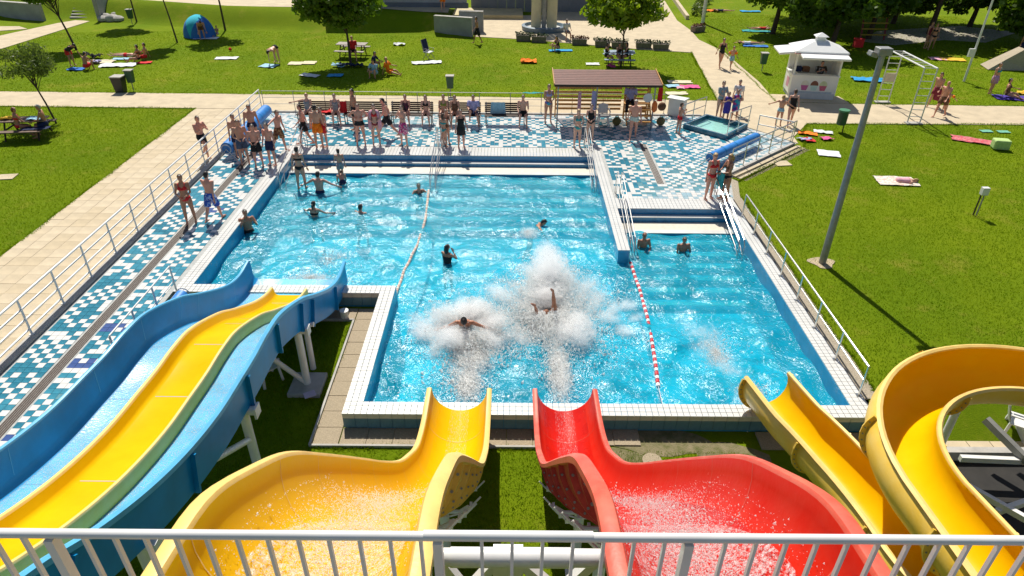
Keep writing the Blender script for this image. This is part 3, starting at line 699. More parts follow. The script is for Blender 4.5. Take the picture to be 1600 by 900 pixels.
for a, rad in ((100, 3.1), (20, 3.1), (-60, 3.1), (-140, 3.1)):
    x, y = CX+rad*math.cos(R(a)), CY+rad*math.sin(R(a)); k = ((180-a) % 360)/360; z = 2.46-1.45*k-.92
    b = MB(); b.tube([(x, y, YZ), (x, y, z)], .07, 10); b.box((x, y, YZ+.02), (.3, .3, .03)); b.build('column', M_wsteel, sp, world=True, smooth=True)
b = MB(); b.tube([(6.1, 3.5, YZ), (6.1, 3.5, 2.2)], .08, 10); b.build('column', M_wsteel, sp, world=True, smooth=True)
b = MB(); b.bar((10.0, 11.0, 1.6), (11.3, 8.6, .2), .14, .16); b.build('strut', M_greysteel, sp, world=True)
for a_, c_, z_ in (((1498, 752), (1640, 832), .3), ((1500, 716), (1640, 722), .1), ((1556, 800), (1640, 772), .2)):
    b = MB(); b.bar(G(*a_, z_), G(*c_, z_), .09, .12); b.build('strut', M_wsteel, sp, world=True)
b = MB(); b.bar(G(1540, 655, .5), G(1620, 735, .1), .12, .14); b.build('strut', M_greysteel, sp, world=True)

# ------------------------------------------------------------------ platform railing the photographer stands behind
RY, RZ = 1.46, 8.02
rl = thing('platform_railing', 'white painted steel railing with round top rail and thin balusters above the slides', 'railing', (0, RY, 7.0))
b = MB(); b.tube([(-4.2, RY, RZ+.0), (4.2, RY, RZ+.0)], .0165, 14); b.build('top_rail', M_wsteel, rl, world=True, smooth=True)
b = MB(); b.tube([(-.28, RY, RZ+.004), (.28, RY, RZ+.004)], .0182, 14); b.build('sleeve', M_wsteel, rl, world=True, smooth=True)
b = MB(); b.tube([(-4.2, RY, 7.36), (4.2, RY, 7.36)], .014, 10); b.build('bottom_rail', M_wsteel, rl, world=True, smooth=True)
posts = [-3.35, -1.52, -.235, .60, 1.85, 3.2]; bal = MB().box((0, 0, 0), (.011, .016, .64)).mesh(M_wsteel)
for k in range(-40, 41):
    x = -.235+.1015*k+.045
    if min(abs(x-q) for q in posts) > .05: o = link('baluster', bal, rl); o.location = (x, 0, .69)
for x in posts: MB().box((x, RY, 7.5), (.03, .036, 1.0)).build('post', M_wsteel, rl, world=True)
pf = thing('platform', 'steel starting platform of the slide tower', 'platform', (0, -1, YZ))
for k in range(10): MB().box((0, -2.2+.36*k, 6.985), (8.6, .35, .05)).build('plank', M_greysteel, pf, world=True)
for x, y in ((-4, 1.2), (4, 1.2), (-4, -2.2), (4, -2.2)): MB().box((x, y, 3.2), (.16, .16, 7.4)).build('column', M_wsteel, pf, world=True)

# ------------------------------------------------------------------ fences round the deck
def fence(name, label, a, b, n, h, rails, m, rr=.021, pr=.021, flat=False, group=None, ends=True):
    a, b = Vector(a), Vector(b); root = thing(name, label, 'railing', a, group=group)
    for z in rails:
        q = MB(); q.tube([a+Vector((0, 0, z)), b+Vector((0, 0, z))], rr if z > h-.05 else rr*.8, 8); q.build('top_rail' if z > h-.05 else 'rail', m, root, world=True, smooth=True)
    for k in range(n+1):
        p = a.lerp(b, k/n); q = MB()
        if flat: q.box(p+Vector((0, 0, h/2)), (.018, .06, h), rz=0)
        else: q.tube([p, p+Vector((0, 0, h))], pr, 8)
        q.box(p+Vector((0, 0, .006)), (.1, .1, .012)); q.build('post', m, root, world=True, smooth=True)
    return root
fence('railing', 'long white tube railing along the slab path and mosaic deck', (-11.78, 5.2, .045), (-11.78, 31.45, .045), 19, 1.0, (1.0, .72, .44, .16), M_wsteel, .030, flat=True)
fence('railing', 'thin grey railing behind the row of dark benches', (-11.7, 31.56, .045), (7.2, 31.56, .045), 13, .92, (.92, .62, .32), M_greysteel, .015, .015)
fence('railing', 'steel railing on the white coping beside the lawn', (7.77, 11.5, 0), (7.77, 20.55, 0), 7, .80, (.80, .42), M_steel, .024, .024)
fence('railing', 'diagonal steel railing above the beige steps by the foot basin', (8.35, 24.3, 0), (11.95, 27.7, 0), 5, 1.0, (1.0, .68, .36), M_steel, .024, .022)
fence('railing', 'short white railing between the mosaic deck and the blue slide', (-8.95, 12.2, .0), (-8.95, 15.3, .0), 3, .95, (.95, .5, .15), M_wsteel, flat=True)
# entry rails in the pools
def ladder(label, x, y0, y1, z0, z1, m, gap=0.):
    root = thing('pool_handrail', label, 'handrail', (x, y0, 0))
    for s in ((0,) if not gap else (-gap/2, gap/2)):
        q = MB(); xx = x+s
        q.tube([(xx, y0+.05, -.02), (xx, y0+.02, .55), (xx, y0-.08, .82), (xx, y0-.28, .88), (xx, y0-.5, .80), (xx, y1+.05, z1+.62), (xx, y1-.06, z1+.45), (xx, y1-.05, z1-.3)], .019, 8); q.build('rail', m, root, world=True, smooth=True)
        q = MB(); q.tube([(xx, y0-.2, -.02), (xx, y0-.3, .45), (xx, y1+.3, z1+.28), (xx, y1-.05, z1+.1)], .013, 8); q.build('lower_rail', m, root, world=True, smooth=True)
    return root
ladder('curved handrail into the pool between the corner group and the bather in black bikini', -8.62, 27.0, 23.7, 0, -.5, M_steel, .22)
ladder('curved steel handrail down the steps where the faded float line starts', -2.95, 27.0, 23.6, 0, -.5, M_steel, .2)
ladder('curved steel handrail on the steps along the dividing wall, main pool side', 3.12, 27.2, 23.6, 0, -.5, M_steel, .16)
ladder('curved steel handrail between dividing wall and the side pool steps', 3.82, 22.4, 18.7, 0, -.5, M_steel, .16)
ladder('curved steel handrail in the side pool below the two women talking', 7.2, 22.3, 18.6, 0, -.5, M_steel, .16)

# rolled pool covers on their stands
M_cover = mat('blue_cover_roll', (.03, .22, .62), .45, .2, 3, .2, 20)
def roll(label, a, b, rr, z):
    a, b = Vector((*a, z)), Vector((*b, z)); root = thing('cover_roll', label, 'cover roll', (a.x, a.y, 0)); t = (b-a).normalized()
    q = MB(); q.tube([a, b], rr, 18); q.build('roll', M_cover, root, world=True, smooth=True)
    for p in (a-t*.06, b+t*.06):
        q = MB(); s = t.cross(Vector((0, 0, 1)))
        q.tube([p+s*.35-Vector((0, 0, z)), p, p-s*.35-Vector((0, 0, z))], .022, 8); q.tube([p+s*.18*math.cos(q_)+Vector((0, 0, .18*math.sin(q_))) for q_ in np.linspace(0, 2*PI, 14)], .014, 6); q.build('stand', M_steel, root, world=True, smooth=True)
    for k in (.25, .5, .75):
        p = a.lerp(b, k); q = MB(); q.tube([p-t*.02, p+t*.02], rr+.006, 18); q.build('strap', M_bslide, root, world=True, smooth=True)
roll('blue rolled pool cover beside the long white railing behind the corner group', (-11.2, 25.4), (-11.2, 30.4), .25, .42)
roll('blue rolled pool cover lying along the diagonal steel railing', (7.75, 25.0), (10.25, 27.4), .20, .38)
roll('blue rolled pool cover between the mosaic deck and the blue slide', (-8.6, 11.9), (-8.6, 14.9), .17, .30)

# ------------------------------------------------------------------ float lines
M_fred = mat('red_float', (.62, .02, .03), .4); M_fwhite = mat('white_float', (.82, .80, .78), .4); M_ffade = mat('faded_float', (.66, .42, .33), .5)
def rope(name, label, pts, n, rr, ms, parent=None):
    root = thing(name, label, 'float line', pts[0]); me = []
    for m in ms:
        b = MB(); b.tube([(0, -.5, 0), (0, -.42, 0), (0, .42, 0), (0, .5, 0)], [.4, 1, 1, .4], 8); me.append(b.mesh(m, True))
    pts = [Vector(p) for p in pts]; L_ = [0]
    for i in range(1, len(pts)): L_.append(L_[-1]+(pts[i]-pts[i-1]).length)
    def at(s):
        for i in range(1, len(pts)):
            if s <= L_[i]: return pts[i-1].lerp(pts[i], (s-L_[i-1])/(L_[i]-L_[i-1])), (pts[i]-pts[i-1]).normalized()
        return pts[-1], (pts[-1]-pts[-2]).normalized()
    st = L_[-1]/n
    for k in range(n):
        p, t = at((k+.5)*st); o = link('float', me[k % len(me)], root); o.location = p-pts[0]+Vector((0, 0, .015*math.sin(k*.7))); o.scale = (rr, st*.92, rr); o.rotation_euler = (0, 0, math.atan2(-t.x, t.y))
    q = MB(); q.tube(pts, .008, 6); q.build('cord', M_wsteel, root, world=True)
rope('float_line', 'red and white float line running from the dividing wall towards the near edge', [(3.7, 18.1, WZ+.03), (3.74, 16.5, WZ+.02), (3.72, 15, WZ+.02), (3.62, 13.5, WZ+.02), (3.5, 12.25, WZ+.02)], 44, .05, [M_fred, M_fwhite])
rope('float_line', 'faded pale float line from the pool corner to the step handrail', [(-3.25, 16.0, WZ+.06), (-3.2, 17.5, WZ+.02), (-3.0, 19.2, WZ+.02), (-2.95, 21, WZ+.02), (-3.1, 23.5, WZ+.03)], 60, .045, [M_ffade, mat('faded_white_float', (.72, .66, .56), .5)])
b = MB(); b.tube([(3.5, 12.25, WZ+.02), (3.4, 11.2, -.2)], .008, 6); tag(b.build('rope', M_wsteel), 'thin rope tying the red and white float line to the near edge', 'rope')

# ------------------------------------------------------------------ benches, shelter, furniture
def bench(x0, x1, y, label):
    L_ = x1-x0; root = thing('bench', label, 'bench', ((x0+x1)/2, y, 0), group='dark slatted benches along the far railing')
    for k in range(5): MB().box((0, -.05-.095*k, .44), (L_, .075, .035)).build('seat_slat', M_dwood, root)
    for k in range(5): MB().box((0, .03+.022*k, .52+.085*k), (L_, .03, .07), rx=-.2).build('back_slat', M_dwood, root)
    for s in (-1, 1):
        b = MB(); xx = s*(L_/2-.06)
        b.bar((xx, -.44, 0), (xx, -.44, .42), .04); b.bar((xx, .0, 0), (xx, .0, .45), .04); b.bar((xx, .02, .42), (xx, .13, .92), .04); b.bar((xx, -.46, .41), (xx, .02, .41), .04); b.build('leg_frame', M_greysteel, root)
    return root
for (a, c), lb in zip([(-9.65, -7.75), (-7.55, -5.65), (-5.45, -3.55), (-3.32, -1.40), (-1.22, .62)],
    ['dark slatted bench with a red bag, next to the corner group', 'dark slatted bench behind the woman in the pink towel', 'dark slatted bench behind the man in pink floral shorts', 'dark slatted bench seating three, behind the woman in the black skirt', 'dark slatted bench with a blue towel over its back']):
    bench(a, c, 30.15, lb)

# shelter
sh = thing('shelter', 'wooden rest shelter with brown roof and slatted back wall on the mosaic deck', 'shelter', (4.2, 30.4, 0))
SX0, SX1 = 2.0, 6.35
roofp = []
for k in range(9):
    y0 = 29.36+k*.20; z = 1.96+k*.022
    o = MB().box((4.175, y0+.14, z), (SX1-SX0+.3, .225, .028), rx=R(4)).build('roof_sheet', M_roof, sh, world=True)
for x in (SX0-.17, SX1+.18): MB().box((x, 30.38, 2.05), (.03, 1.9, .11), rx=R(6.2)).build('barge_board', M_wood, sh, world=True)
MB().box((4.175, 29.345, 1.93), (SX1-SX0+.34, .03, .10)).build('fascia', M_dwood, sh, world=True)
for x in (2.02, 3.72, 6.25):
    for y, h in ((29.55, 1.93), (31.1, 2.1)):
        b = MB(); b.bar((x, y, 0), (x, y, h), .055); b.build('post', M_greysteel if y < 30 else M_wood, sh, world=True)
for k in range(8): MB().box((3.55, 31.06, .42+.19*k), (3.0, .03, .10)).build('back_slat', M_wood, sh, world=True)
for k in range(8): MB().box((5.75, 31.06, .30+.2*k), (1.0, .03, .10)).build('back_slat', M_wood, sh, world=True)
# lifeguard's raised wooden seat
lg = thing('lifeguard_seat', 'wooden raised seat with steps at the shelter\'s end', 'seat', (5.6, 30.5, 0))
for k in range(4): MB().box((5.95, 29.95+.25*k, .18+.2*k), (.72, .26, .035)).build('tread', M_wood, lg, world=True)
for x in (5.2, 5.57, 6.32):
    b = MB(); b.bar((x, 29.85, .05), (x, 31.0, .95), .035, .16); b.bar((x, 31.0, 0), (x, 31.0, 1.5), .07); b.build('stringer', M_wood, lg, world=True)
MB().box((5.4, 30.75, .78), (.5, .5, .04)).build('seat', M_wood, lg, world=True)
for k in range(3): MB().box((5.4, 30.99, .95+.16*k), (.5, .03, .1)).build('back_slat', M_wood, lg, world=True)
M_wplast = mat('white_plastic', (.72, .72, .69), .4, .06, 4)
def ellp(c, r, m, name, label, cat, n=18):
    b = MB(); b.ell(c, r, n, 9); return tag(b.build(name, m, smooth=True), label, cat)
b = MB(); b.tube([(5.98, 29.58, 1.36), (5.98, 29.64, 1.36)], .2, 24); b.tube([(5.98, 29.57, 1.36), (5.98, 29.56, 1.36)], .06, 12); tag(b.build('round_fan', M_wplast, smooth=True), 'round white fan hanging from the shelter post', 'fan')
b = MB(); b.tube([(6.3, 29.55, .75), (6.3, 29.54, .85), (6.3, 29.53, 1.12), (6.3, 29.53, 1.25)], [.05, .13, .12, .04], 12); tag(b.build('rescue_buoy', mat('orange_plastic', (.8, .17, .02), .4), smooth=True), 'orange rescue buoy hanging on the shelter post', 'buoy')
def cloth(name, label, cat, c, sx, sy, rz, m, amp=.02, seed=0, n=14, group=None, thick=.012):
    "a towel lying loosely on the ground"
    vs = []; 
    for top in (1, 0):
        for j in range(n+1):
            for i in range(n+1):
                u, v = i/n-.5, j/n-.5; q = Vector((u*sx*3+seed*3.1, v*sy*3+seed, 0)); e = noise.noise(q*1.2); e2 = noise.noise(q*3+Vector((5, 1, seed)))
                wob = .06*noise.noise(Vector((u*4+seed, v*4, 7)))
                vs.append((u*sx+wob*sx, v*sy+.06*sy*noise.noise(Vector((v*4, u*4+seed, 3))), max(.0, amp*(.6+e+.5*e2))+thick*top+.03))
    N = (n+1)**2; fs = []
    for j in range(n):
        for i in range(n):
            a = j*(n+1)+i; fs.append((a, a+1, a+n+2, a+n+1)); fs.append((N+a, N+a+n+1, N+a+n+2, N+a+1))
    ring = [i for i in range(n)]+[j*(n+1)+n for j in range(n)]+[n*(n+1)+n-i for i in range(n)]+[(n-j)*(n+1) for j in range(n)]
    for k in range(len(ring)): a, b_ = ring[k], ring[(k+1) % len(ring)]; fs.append((a, N+a, N+b_, b_))
    o = MB().add(vs, fs).build(name, m, smooth=True, fix=False); o.location = (c[0], c[1], c[2] if len(c) > 2 else 0); o.location.z -= .03; o.rotation_euler = (0, 0, rz)
    return tag(o, label, cat, group)
def stripes(name, cols, scale=8, rough=.9):
    m = bpy.data.materials.new(name); m.use_nodes = True; n = m.node_tree.nodes; L = m.node_tree.links; b = n['Principled BSDF']; b.inputs['Roughness'].default_value = rough
    tc = n.new('ShaderNodeTexCoord'); wv = n.new('ShaderNodeTexVoronoi'); wv.inputs['Scale'].default_value = scale; L.new(tc.outputs['Object'], wv.inputs['Vector'])
    rp = n.new('ShaderNodeValToRGB'); rp.color_ramp.interpolation = 'CONSTANT'; el = rp.color_ramp.elements
    for k, c in enumerate(cols):
        e = el[k] if k < 2 else el.new(k/len(cols)); e.position = k/len(cols); e.color = (*lin(c), 1)
    sp_ = n.new('ShaderNodeSeparateColor'); L.new(wv.outputs['Color'], sp_.inputs[0]); L.new(sp_.outputs[0], rp.inputs[0]); L.new(rp.outputs[0], b.inputs['Base Color']); return m
def cm(name, c): return mat('cloth_'+name, c, .9, .15, 12, .3, 60)
C_white = cm('white', (.72, .73, .74)); C_cream = cm('cream', (.68, .60, .42)); C_pink = cm('pink', (.75, .10, .30)); C_lpink = cm('light_pink', (.72, .38, .46)); C_lblue = cm('light_blue', (.32, .55, .68)); C_blue = cm('blue', (.03, .17, .55))
C_bright = cm('bright_blue', (.02, .30, .62)); C_navy = cm('navy', (.012, .02, .075)); C_black = cm('black', (.012, .012, .014)); C_red = cm('red', (.66, .02, .025)); C_orange = cm('orange', (.95, .21, .004)); C_yellow = cm('yellow', (.80, .48, .03))
C_purple = cm('purple', (.06, .03, .30)); C_lav = cm('lavender', (.42, .40, .66)); C_green = cm('lime', (.45, .62, .22)); C_teal = cm('teal', (.03, .32, .34)); C_grey = cm('grey', (.30, .31, .33)); C_brown = cm('brown', (.16, .075, .04)); C_maroon = cm('maroon', (.24, .03, .05)); C_mint = cm('mint', (.15, .42, .30))
P_flor = stripes('cloth_pink_floral', [(.62, .05, .25), (.75, .5, .55), (.4, .02, .15)], 26); P_blue = stripes('cloth_blue_pattern', [(.03, .10, .5), (.3, .4, .7), (.02, .06, .35)], 24); P_brown = stripes('cloth_brown_pattern', [(.22, .09, .04), (.10, .04, .02), (.4, .22, .1)], 24)
P_pic = stripes('cloth_cream_print', [(.72, .62, .5), (.6, .42, .35), (.75, .7, .62), (.5, .5, .45)], 16); P_multi = stripes('cloth_bright_print', [(.05, .2, .55), (.6, .05, .25), (.05, .4, .5), (.12, .05, .35)], 7); P_dark = stripes('cloth_dark_floral', [(.02, .015, .02), (.12, .02, .06), (.03, .02, .03)], 30)
P_rose = stripes('cloth_rose_check', [(.55, .07, .10), (.45, .12, .14), (.6, .2, .2)], 14)

# hanging and lying towels on deck furniture
def hang(name, label, x, y, z0, z1, wd, m, dep=.06):
    b = MB(); rows = []
    for k in range(9):
        z = z1+(z0-z1)*k/8; rows.append([Vector((x+wd*(q/8-.5)*(.85+.15*k/8), y+.02*math.sin(q*1.9+k*.4)-dep*0, z)) for q in range(9)])
    b.loft(rows, closed=False); back = [[p+Vector((0, .014, 0)) for p in r_] for r_ in rows]; b.loft(list(reversed(back)), closed=False)
    return tag(b.build(name, m, smooth='all', fix=False), label, 'towel')
hang('towel', 'pale lavender towel hanging long from the shelter roof', 3.62, 29.55, .28, 1.65, .26, C_lav)
hang('towel', 'brownish cloth hanging thin inside the shelter', 2.98, 29.60, .35, 1.6, .16, C_lpink)
bt = hang('towel', 'light blue towel draped over a bench back', -.62, 30.05, .38, .97, .72, C_lblue)
cloth('bag', 'red bag lying on the dark bench by the corner group', 'bag', (-8.35, 29.92, .47), .55, .35, .1, C_red, .12, 4)
hang('towel', 'red towel hung at the shelter\'s outer corner', 6.55, 29.8, 1.15, 1.75, .22, C_red)
cloth('towel', 'dark green and navy cloth on the railing left of the shelter', 'towel', (.98, 31.54, .95), .95, .16, 0, C_teal, .05, 3)
for k, (p, m_, lb) in enumerate([((4.75, 29.9), cm('olive', (.13, .11, .03)), 'olive bag standing beside the white garden chair'), ((6.75, 29.95), cm('olive2', (.16, .13, .05)), 'small olive bag at the foot of the shelter\'s end post'), ((7.0, 31.2), C_brown, 'brown bag hanging at the railing right of the shelter')]):
    b = MB(); b.ell((p[0], p[1], .2 if k < 2 else .5), (.2, .15, .2), 12, 8); b.tube([(p[0]-.1, p[1], .35), (p[0], p[1], .5), (p[0]+.1, p[1], .35)], .015, 6); tag(b.build('bag', m_, smooth=True), lb, 'bag')

def garden_chair(label, loc, rz):
    r_ = thing('garden_chair', label, 'chair', loc, rz)
    b = MB(); b.box((0, 0, .42), (.48, .46, .03)); b.build('seat', M_wplast, r_, bevel=.01)
    b = MB(); rows = [[Vector((.22*math.sin(a), .20+.05*math.cos(a)+.12*k, .45+.42*k-.04*abs(math.sin(a))*k)) for a in np.linspace(-1.4, 1.4, 7)] for k in (0, .5, 1)]; b.loft(rows, closed=False); b.loft([[p+Vector((0, .02, 0)) for p in q] for q in reversed(rows)], closed=False); b.build('backrest', M_wplast, r_, smooth='all', fix=False)
    for sx in (-1, 1):
        for sy in (-1, 1): MB().bar((sx*.24, sy*.24, 0), (sx*.2, sy*.2, .42), .05).build('leg', M_wplast, r_)
        b = MB(); b.bar((sx*.25, -.2, .42), (sx*.26, -.2, .64), .04); b.bar((sx*.26, -.24, .65), (sx*.26, .27, .66), .05, .025); b.build('armrest', M_wplast, r_)
    return r_
garden_chair('white plastic garden chair empty in front of the shelter', (4.15, 30.05, 0), 0)
garden_chair('white plastic garden chair under the blue slide', tuple(G(420, 594, YZ)), 2.4)
garden_chair('white plastic garden chair on the paving inside the spiral slide', (10.9, 10.7, YZ+.05), 1.0)
b = MB(); b.box((-4.55, 11.75, YZ+.15), (.26, .2, .02), rz=.5); tag(b.build('notebook', cm('mauve', (.5, .42, .55))), 'pale mauve notebook lying on the concrete footing', 'notebook')
b = MB(); b.tube([(-4.45, 15.0, YZ+.05), (-4.45, 15.0, YZ+.28)], [.1, .12], 14); tag(b.build('bucket', M_wplast, smooth=True), 'small white bucket beside the end of the blue slide', 'bucket')

# ------------------------------------------------------------------ foot basin and gate rails
fb = thing('foot_basin', 'square tiled foot basin filled with shallow water', 'foot basin', (9.2, 29.4, 0))
bo = [Vector((*p, 0)) for p in BAS]; cen = sum(bo, Vector())/4
def ins(f, z): return [cen+(p-cen)*f+Vector((0, 0, z)) for p in bo]
M_btile = mat('basin_tile', (.02, .13, .21), .25, .25, 5)
rings = [ins(1.0, 0.0), ins(1.0, .2), ins(.88, .2), ins(.85, .0)]
b = MB(); b.loft(rings, caps=False); b.build('rim', M_btile, fb, world=True)
MB().sheet(ins(.86, .012)).build('floor', mat('basin_floor', (.62, .80, .74), .3, .12, 3), fb, world=True, fix=False)
MB().loft([ins(.93, .203), ins(.91, .206)], caps=False).build('white_line', M_white_tile, fb, world=True)
MB().sheet(ins(.865, .10)).build('basin_water', M_calm, fb, world=True, fix=False)
fence('railing', 'short steel railing at the near-left side of the foot basin', (7.6, 29.75, .0), (9.0, 31.1, .0), 2, 1.0, (1.0, .6), M_steel, .024)
fence('railing', 'short steel railing at the right side of the foot basin', (9.25, 28.1, .2), (10.6, 29.6, .05), 2, 1.0, (1.0, .55), M_steel, .024)
fence('railing', 'low steel gate rail between foot basin and diagonal railing', (10.8, 28.9, .0), (12.0, 28.0, .0), 2, .85, (.85, .45), M_steel, .03)
b = MB(); b.prism([(7.35, 31.5), (7.95, 31.1), (8.2, 31.4), (7.55, 31.8)], 0, .80); b.prism([(7.25, 31.5), (7.98, 31.0), (8.3, 31.42), (7.5, 31.95)], .801, .85); tag(b.build('counter', M_wplast, bevel=.02), 'pale box-shaped counter at the end of the bench railing', 'counter')
st = struct('beige_steps')
for k in range(4):
    a = Vector((8.45+.16*k, 24.05-.16*k, 0)); c = Vector((12.15+.14*k, 27.4-.14*k, 0)); MB().bar(a+Vector((0, 0, -.02-.03*k)), c+Vector((0, 0, -.02-.03*k)), .17, .10).build('step', M_path, st)
MB().bar((8.30, 24.2, .0), (12.0, 27.65, .0), .12, .16).build('kerb', M_conc, st)
b = MB(); b.prism([(7.86, 11.4), (8.2, 11.4), (8.2, 22.3), (8.5, 23.6), (8.3, 23.9), (7.9, 22.0)], -.05, -.012); o = b.build('gravel_strip', mat('gravel', (.42, .36, .27), .95, .4, 40, .8, 120)); o['kind'] = 'structure'

# ------------------------------------------------------------------ kiosk
M_kw = mat('kiosk_white', (.80, .80, .79), .4, .05, 2)
kx, ky = 15.35, 35.1
kk = thing('kiosk', 'white ice-cream kiosk with hipped roof and raised flaps', 'kiosk', (kx, ky, 0), R(-8)); kk.scale = (.98, 1, 1.19)
MB().box((0, 0, .12), (2.2, 1.5, .24)).build('base', mat('kiosk_grey_base', (.55, .58, .62), .5, .1, 3), kk)  # base box in plain blue-grey below the white panels
fpn = MB().box((0, -.70, .55), (2.3, .06, .78)).build('front_panel', M_kw, kk, bevel=.01); MB().box((-1.12, 0, .55), (.06, 1.34, .78)).build('side_panel', M_kw, kk, bevel=.01); MB().box((1.12, 0, 1.0), (.06, 1.34, 1.7)).build('side_panel', M_kw, kk, bevel=.01)
MB().box((0, .70, 1.0), (2.3, .06, 1.7)).build('rear_panel', M_kw, kk)
MB().box((0, -.6, .97), (2.34, .4, .05)).build('counter', M_kw, kk); MB().box((-1.0, .1, .97), (.36, 1.2, .045)).build('counter', M_kw, kk)
for x, y in ((-1.1, -.68), (1.1, -.68), (-1.1, .68), (1.1, .68)): MB().box((x, y, 1.4), (.08, .08, .95)).build('post', M_kw, kk)
b = MB(); b.loft([[(sx*1.28*s+0, sy*.92*s, z) for sx, sy in ((-1, -1), (1, -1), (1, 1), (-1, 1))] for s, z in ((1, 1.88), (1, 1.97), (.28, 2.28))]); krf = b.build('roof', M_kw, kk)
b = MB(); b.box((0, 0, 2.36), (.42, .36, .2)); b.loft([[(sx*.32*s, sy*.28*s, z) for sx, sy in ((-1, -1), (1, -1), (1, 1), (-1, 1))] for s, z in ((1, 2.46), (.05, 2.6))]); b.build('cupola', M_kw, krf)
MB().box((.1, -1.22, 1.83), (2.3, .72, .09), rx=R(4)).build('flap', M_kw, kk, bevel=.03); MB().box((-1.66, 0, 1.86), (.76, 1.6, .09), ry=R(-5)).build('flap', M_kw, kk, bevel=.03)
b = MB(); b.box((0, -.935, 1.885), (2.56, .015, .03)); b.build('trim', mat('pale_red_trim', (.65, .3, .28), .5), kk); MB().box((-1.295, 0, 1.885), (.015, 1.86, .03)).build('trim', MATS['pale_red_trim'], kk)
for k, (x, c1, c2) in enumerate(((-.45, (.72, .70, .62), (.55, .12, .35)), (.02, (.22, .08, .05), (.55, .75, .72)), (.46, (.60, .66, .42), (.60, .12, .22)))):
    b = MB(); z = .52; b.add([(x-.12, -.735, z-.16), (x+.12, -.735, z-.16), (x+.19, -.735, z+.05), (x-.19, -.735, z+.05)], [(0, 1, 2, 3)])
    b.mi = 1; b.add([(x+.2*math.cos(a), -.736, z+.05+(.2*math.sin(a) if True else 0)) for a in np.linspace(0, PI, 12)], [tuple(range(12))]); b.build('cup_print', [mat('cup_%d' % k, c2, .5), mat('scoop_%d' % k, c1, .5)], fpn, fix=False)
b = MB(); b.add([(-1.153, -.2, .35), (-1.153, .25, .35), (-1.153, .3, .75), (-1.153, -.3, .75)], [(0, 1, 2, 3)]); b.build('cup_print', mat('cup_side', (.62, .28, .38), .5), kk, fix=False)
b = MB(); b.add([(-.95, -.737, .32), (.95, -.737, .32), (.95, -.737, .20), (-.95, -.737, .20)], [(0, 1, 2, 3)]); b.build('printed_strip', mat('print_strip', (.45, .52, .60), .5), fpn, fix=False)
for x, m_ in ((-.75, C_navy), (-.35, C_brown), (.3, C_grey)): MB().box((x, .1, 1.08), (.34, .3, .2)).build('machine', m_, kk, bevel=.02)
cloth('kiosk_bag', 'cream bag lying on the corner of the kiosk counter', 'bag', (14.35, 34.75, 1.0), .35, .3, .2, C_cream, .14, 8)
sheet_obj('kiosk_pad', [(13.3, 33.9), (16.95, 33.65), (16.9, 34.9), (13.35, 35.2)], .003, M_path, thick=.04)

# ------------------------------------------------------------------ street furniture
lpz = G(1285, 410); lm = thing('lamp_post', 'tall grey lamp post standing on the lawn beside the pool', 'lamp post', lpz)
b = MB(); b.tube([(0, 0, 0), (0, 0, 6.0)], [.105, .075], 14); b.build('pole', M_greysteel, lm, smooth=True)
b = MB(); b.box((0, 0, 6.08), (.34, .3, .18)); b.box((-.22, .05, 6.0), (.2, .24, .12), ry=.3); b.build('floodlight', M_greysteel, lm, bevel=.02)
b = MB(); b.add([(.36*math.cos(a)*(1+.3*math.sin(3*a)), .34*math.sin(a), -.012) for a in np.linspace(0, 2*PI, 20, False)], [tuple(range(20))]); o = b.build('worn_soil', M_joint, lm, fix=False); o.location = (0, 0, 0)
fp = thing('flag_pole', 'thin white pole with a grey box on the far lawn', 'pole', G(1506, 127)); b = MB(); b.tube([(0, 0, 0), (0, 0, 6.5)], [.06, .04], 10); b.build('pole', M_wsteel, fp, smooth=True); MB().box((-.16, -.05, 1.55), (.34, .12, .42)).build('box', M_wplast, fp)
b = MB(); p = G(1098, 36); b.tube([p, p+Vector((0, 0, 6))], .14, 10); tag(b.build('white_post', M_wplast, smooth=True), 'thick white post where the lawn meets the plaza', 'post')
tp = thing('tap_post', 'small white electric box on two thin posts in the lawn', 'post', G(1523, 335)); 
for x in (-.05, .06): MB().box((x, 0, .36), (.035, .035, .78)).build('post', M_dwood if x < 0 else M_greysteel, tp)
MB().box((0.02, 0, .86), (.22, .16, .26)).build('box', M_wplast, tp, bevel=.01)
# play frame with two ladders
pf_ = thing('ladder_frame', 'white tubular frame of two ladders and a top ladder across the path', 'climbing frame', (18.6, 32.2, 0))
A = [(18.42, 33.95), (18.95, 33.85), (18.32, 30.62), (18.86, 30.55)]
for q in A: b = MB(); b.tube([(*q, 0), (*q, 2.5)], .03, 8); b.build('upright', M_wsteel, pf_, world=True, smooth=True)
for a, c in ((0, 2), (1, 3)): b = MB(); b.tube([(*A[a], 2.5), (*A[c], 2.5)], .035, 8); b.build('top_tube', M_wsteel, pf_, world=True, smooth=True)
for a, c in ((0, 1), (2, 3)):
    for k in range(1, 8): b = MB(); b.tube([(*A[a], .32*k), (*A[c], .32*k)], .018, 6); b.build('rung', M_wsteel, pf_, world=True)
    MB().box(((A[a][0]+A[c][0])/2, (A[a][1]+A[c][1])/2, .02), (.75, .3, .05)).build('footing', M_conc, pf_, world=True)
for k in range(8): p = Vector((*A[0], 2.5)).lerp(Vector((*A[2], 2.5)), k/7); q = Vector((*A[1], 2.5)).lerp(Vector((*A[3], 2.5)), k/7); b = MB(); b.tube([p, q], .018, 6); b.build('rung', M_wsteel, pf_, world=True)
MB().box((18.68, 33.86, 1.25), (.5, .05, .42)).build('sign_plate', mat('cream_plate', (.62, .55, .42), .5), pf_, world=True)
M_bin = mat('green_bin', (.02, .085, .045), .45, .15, 4)
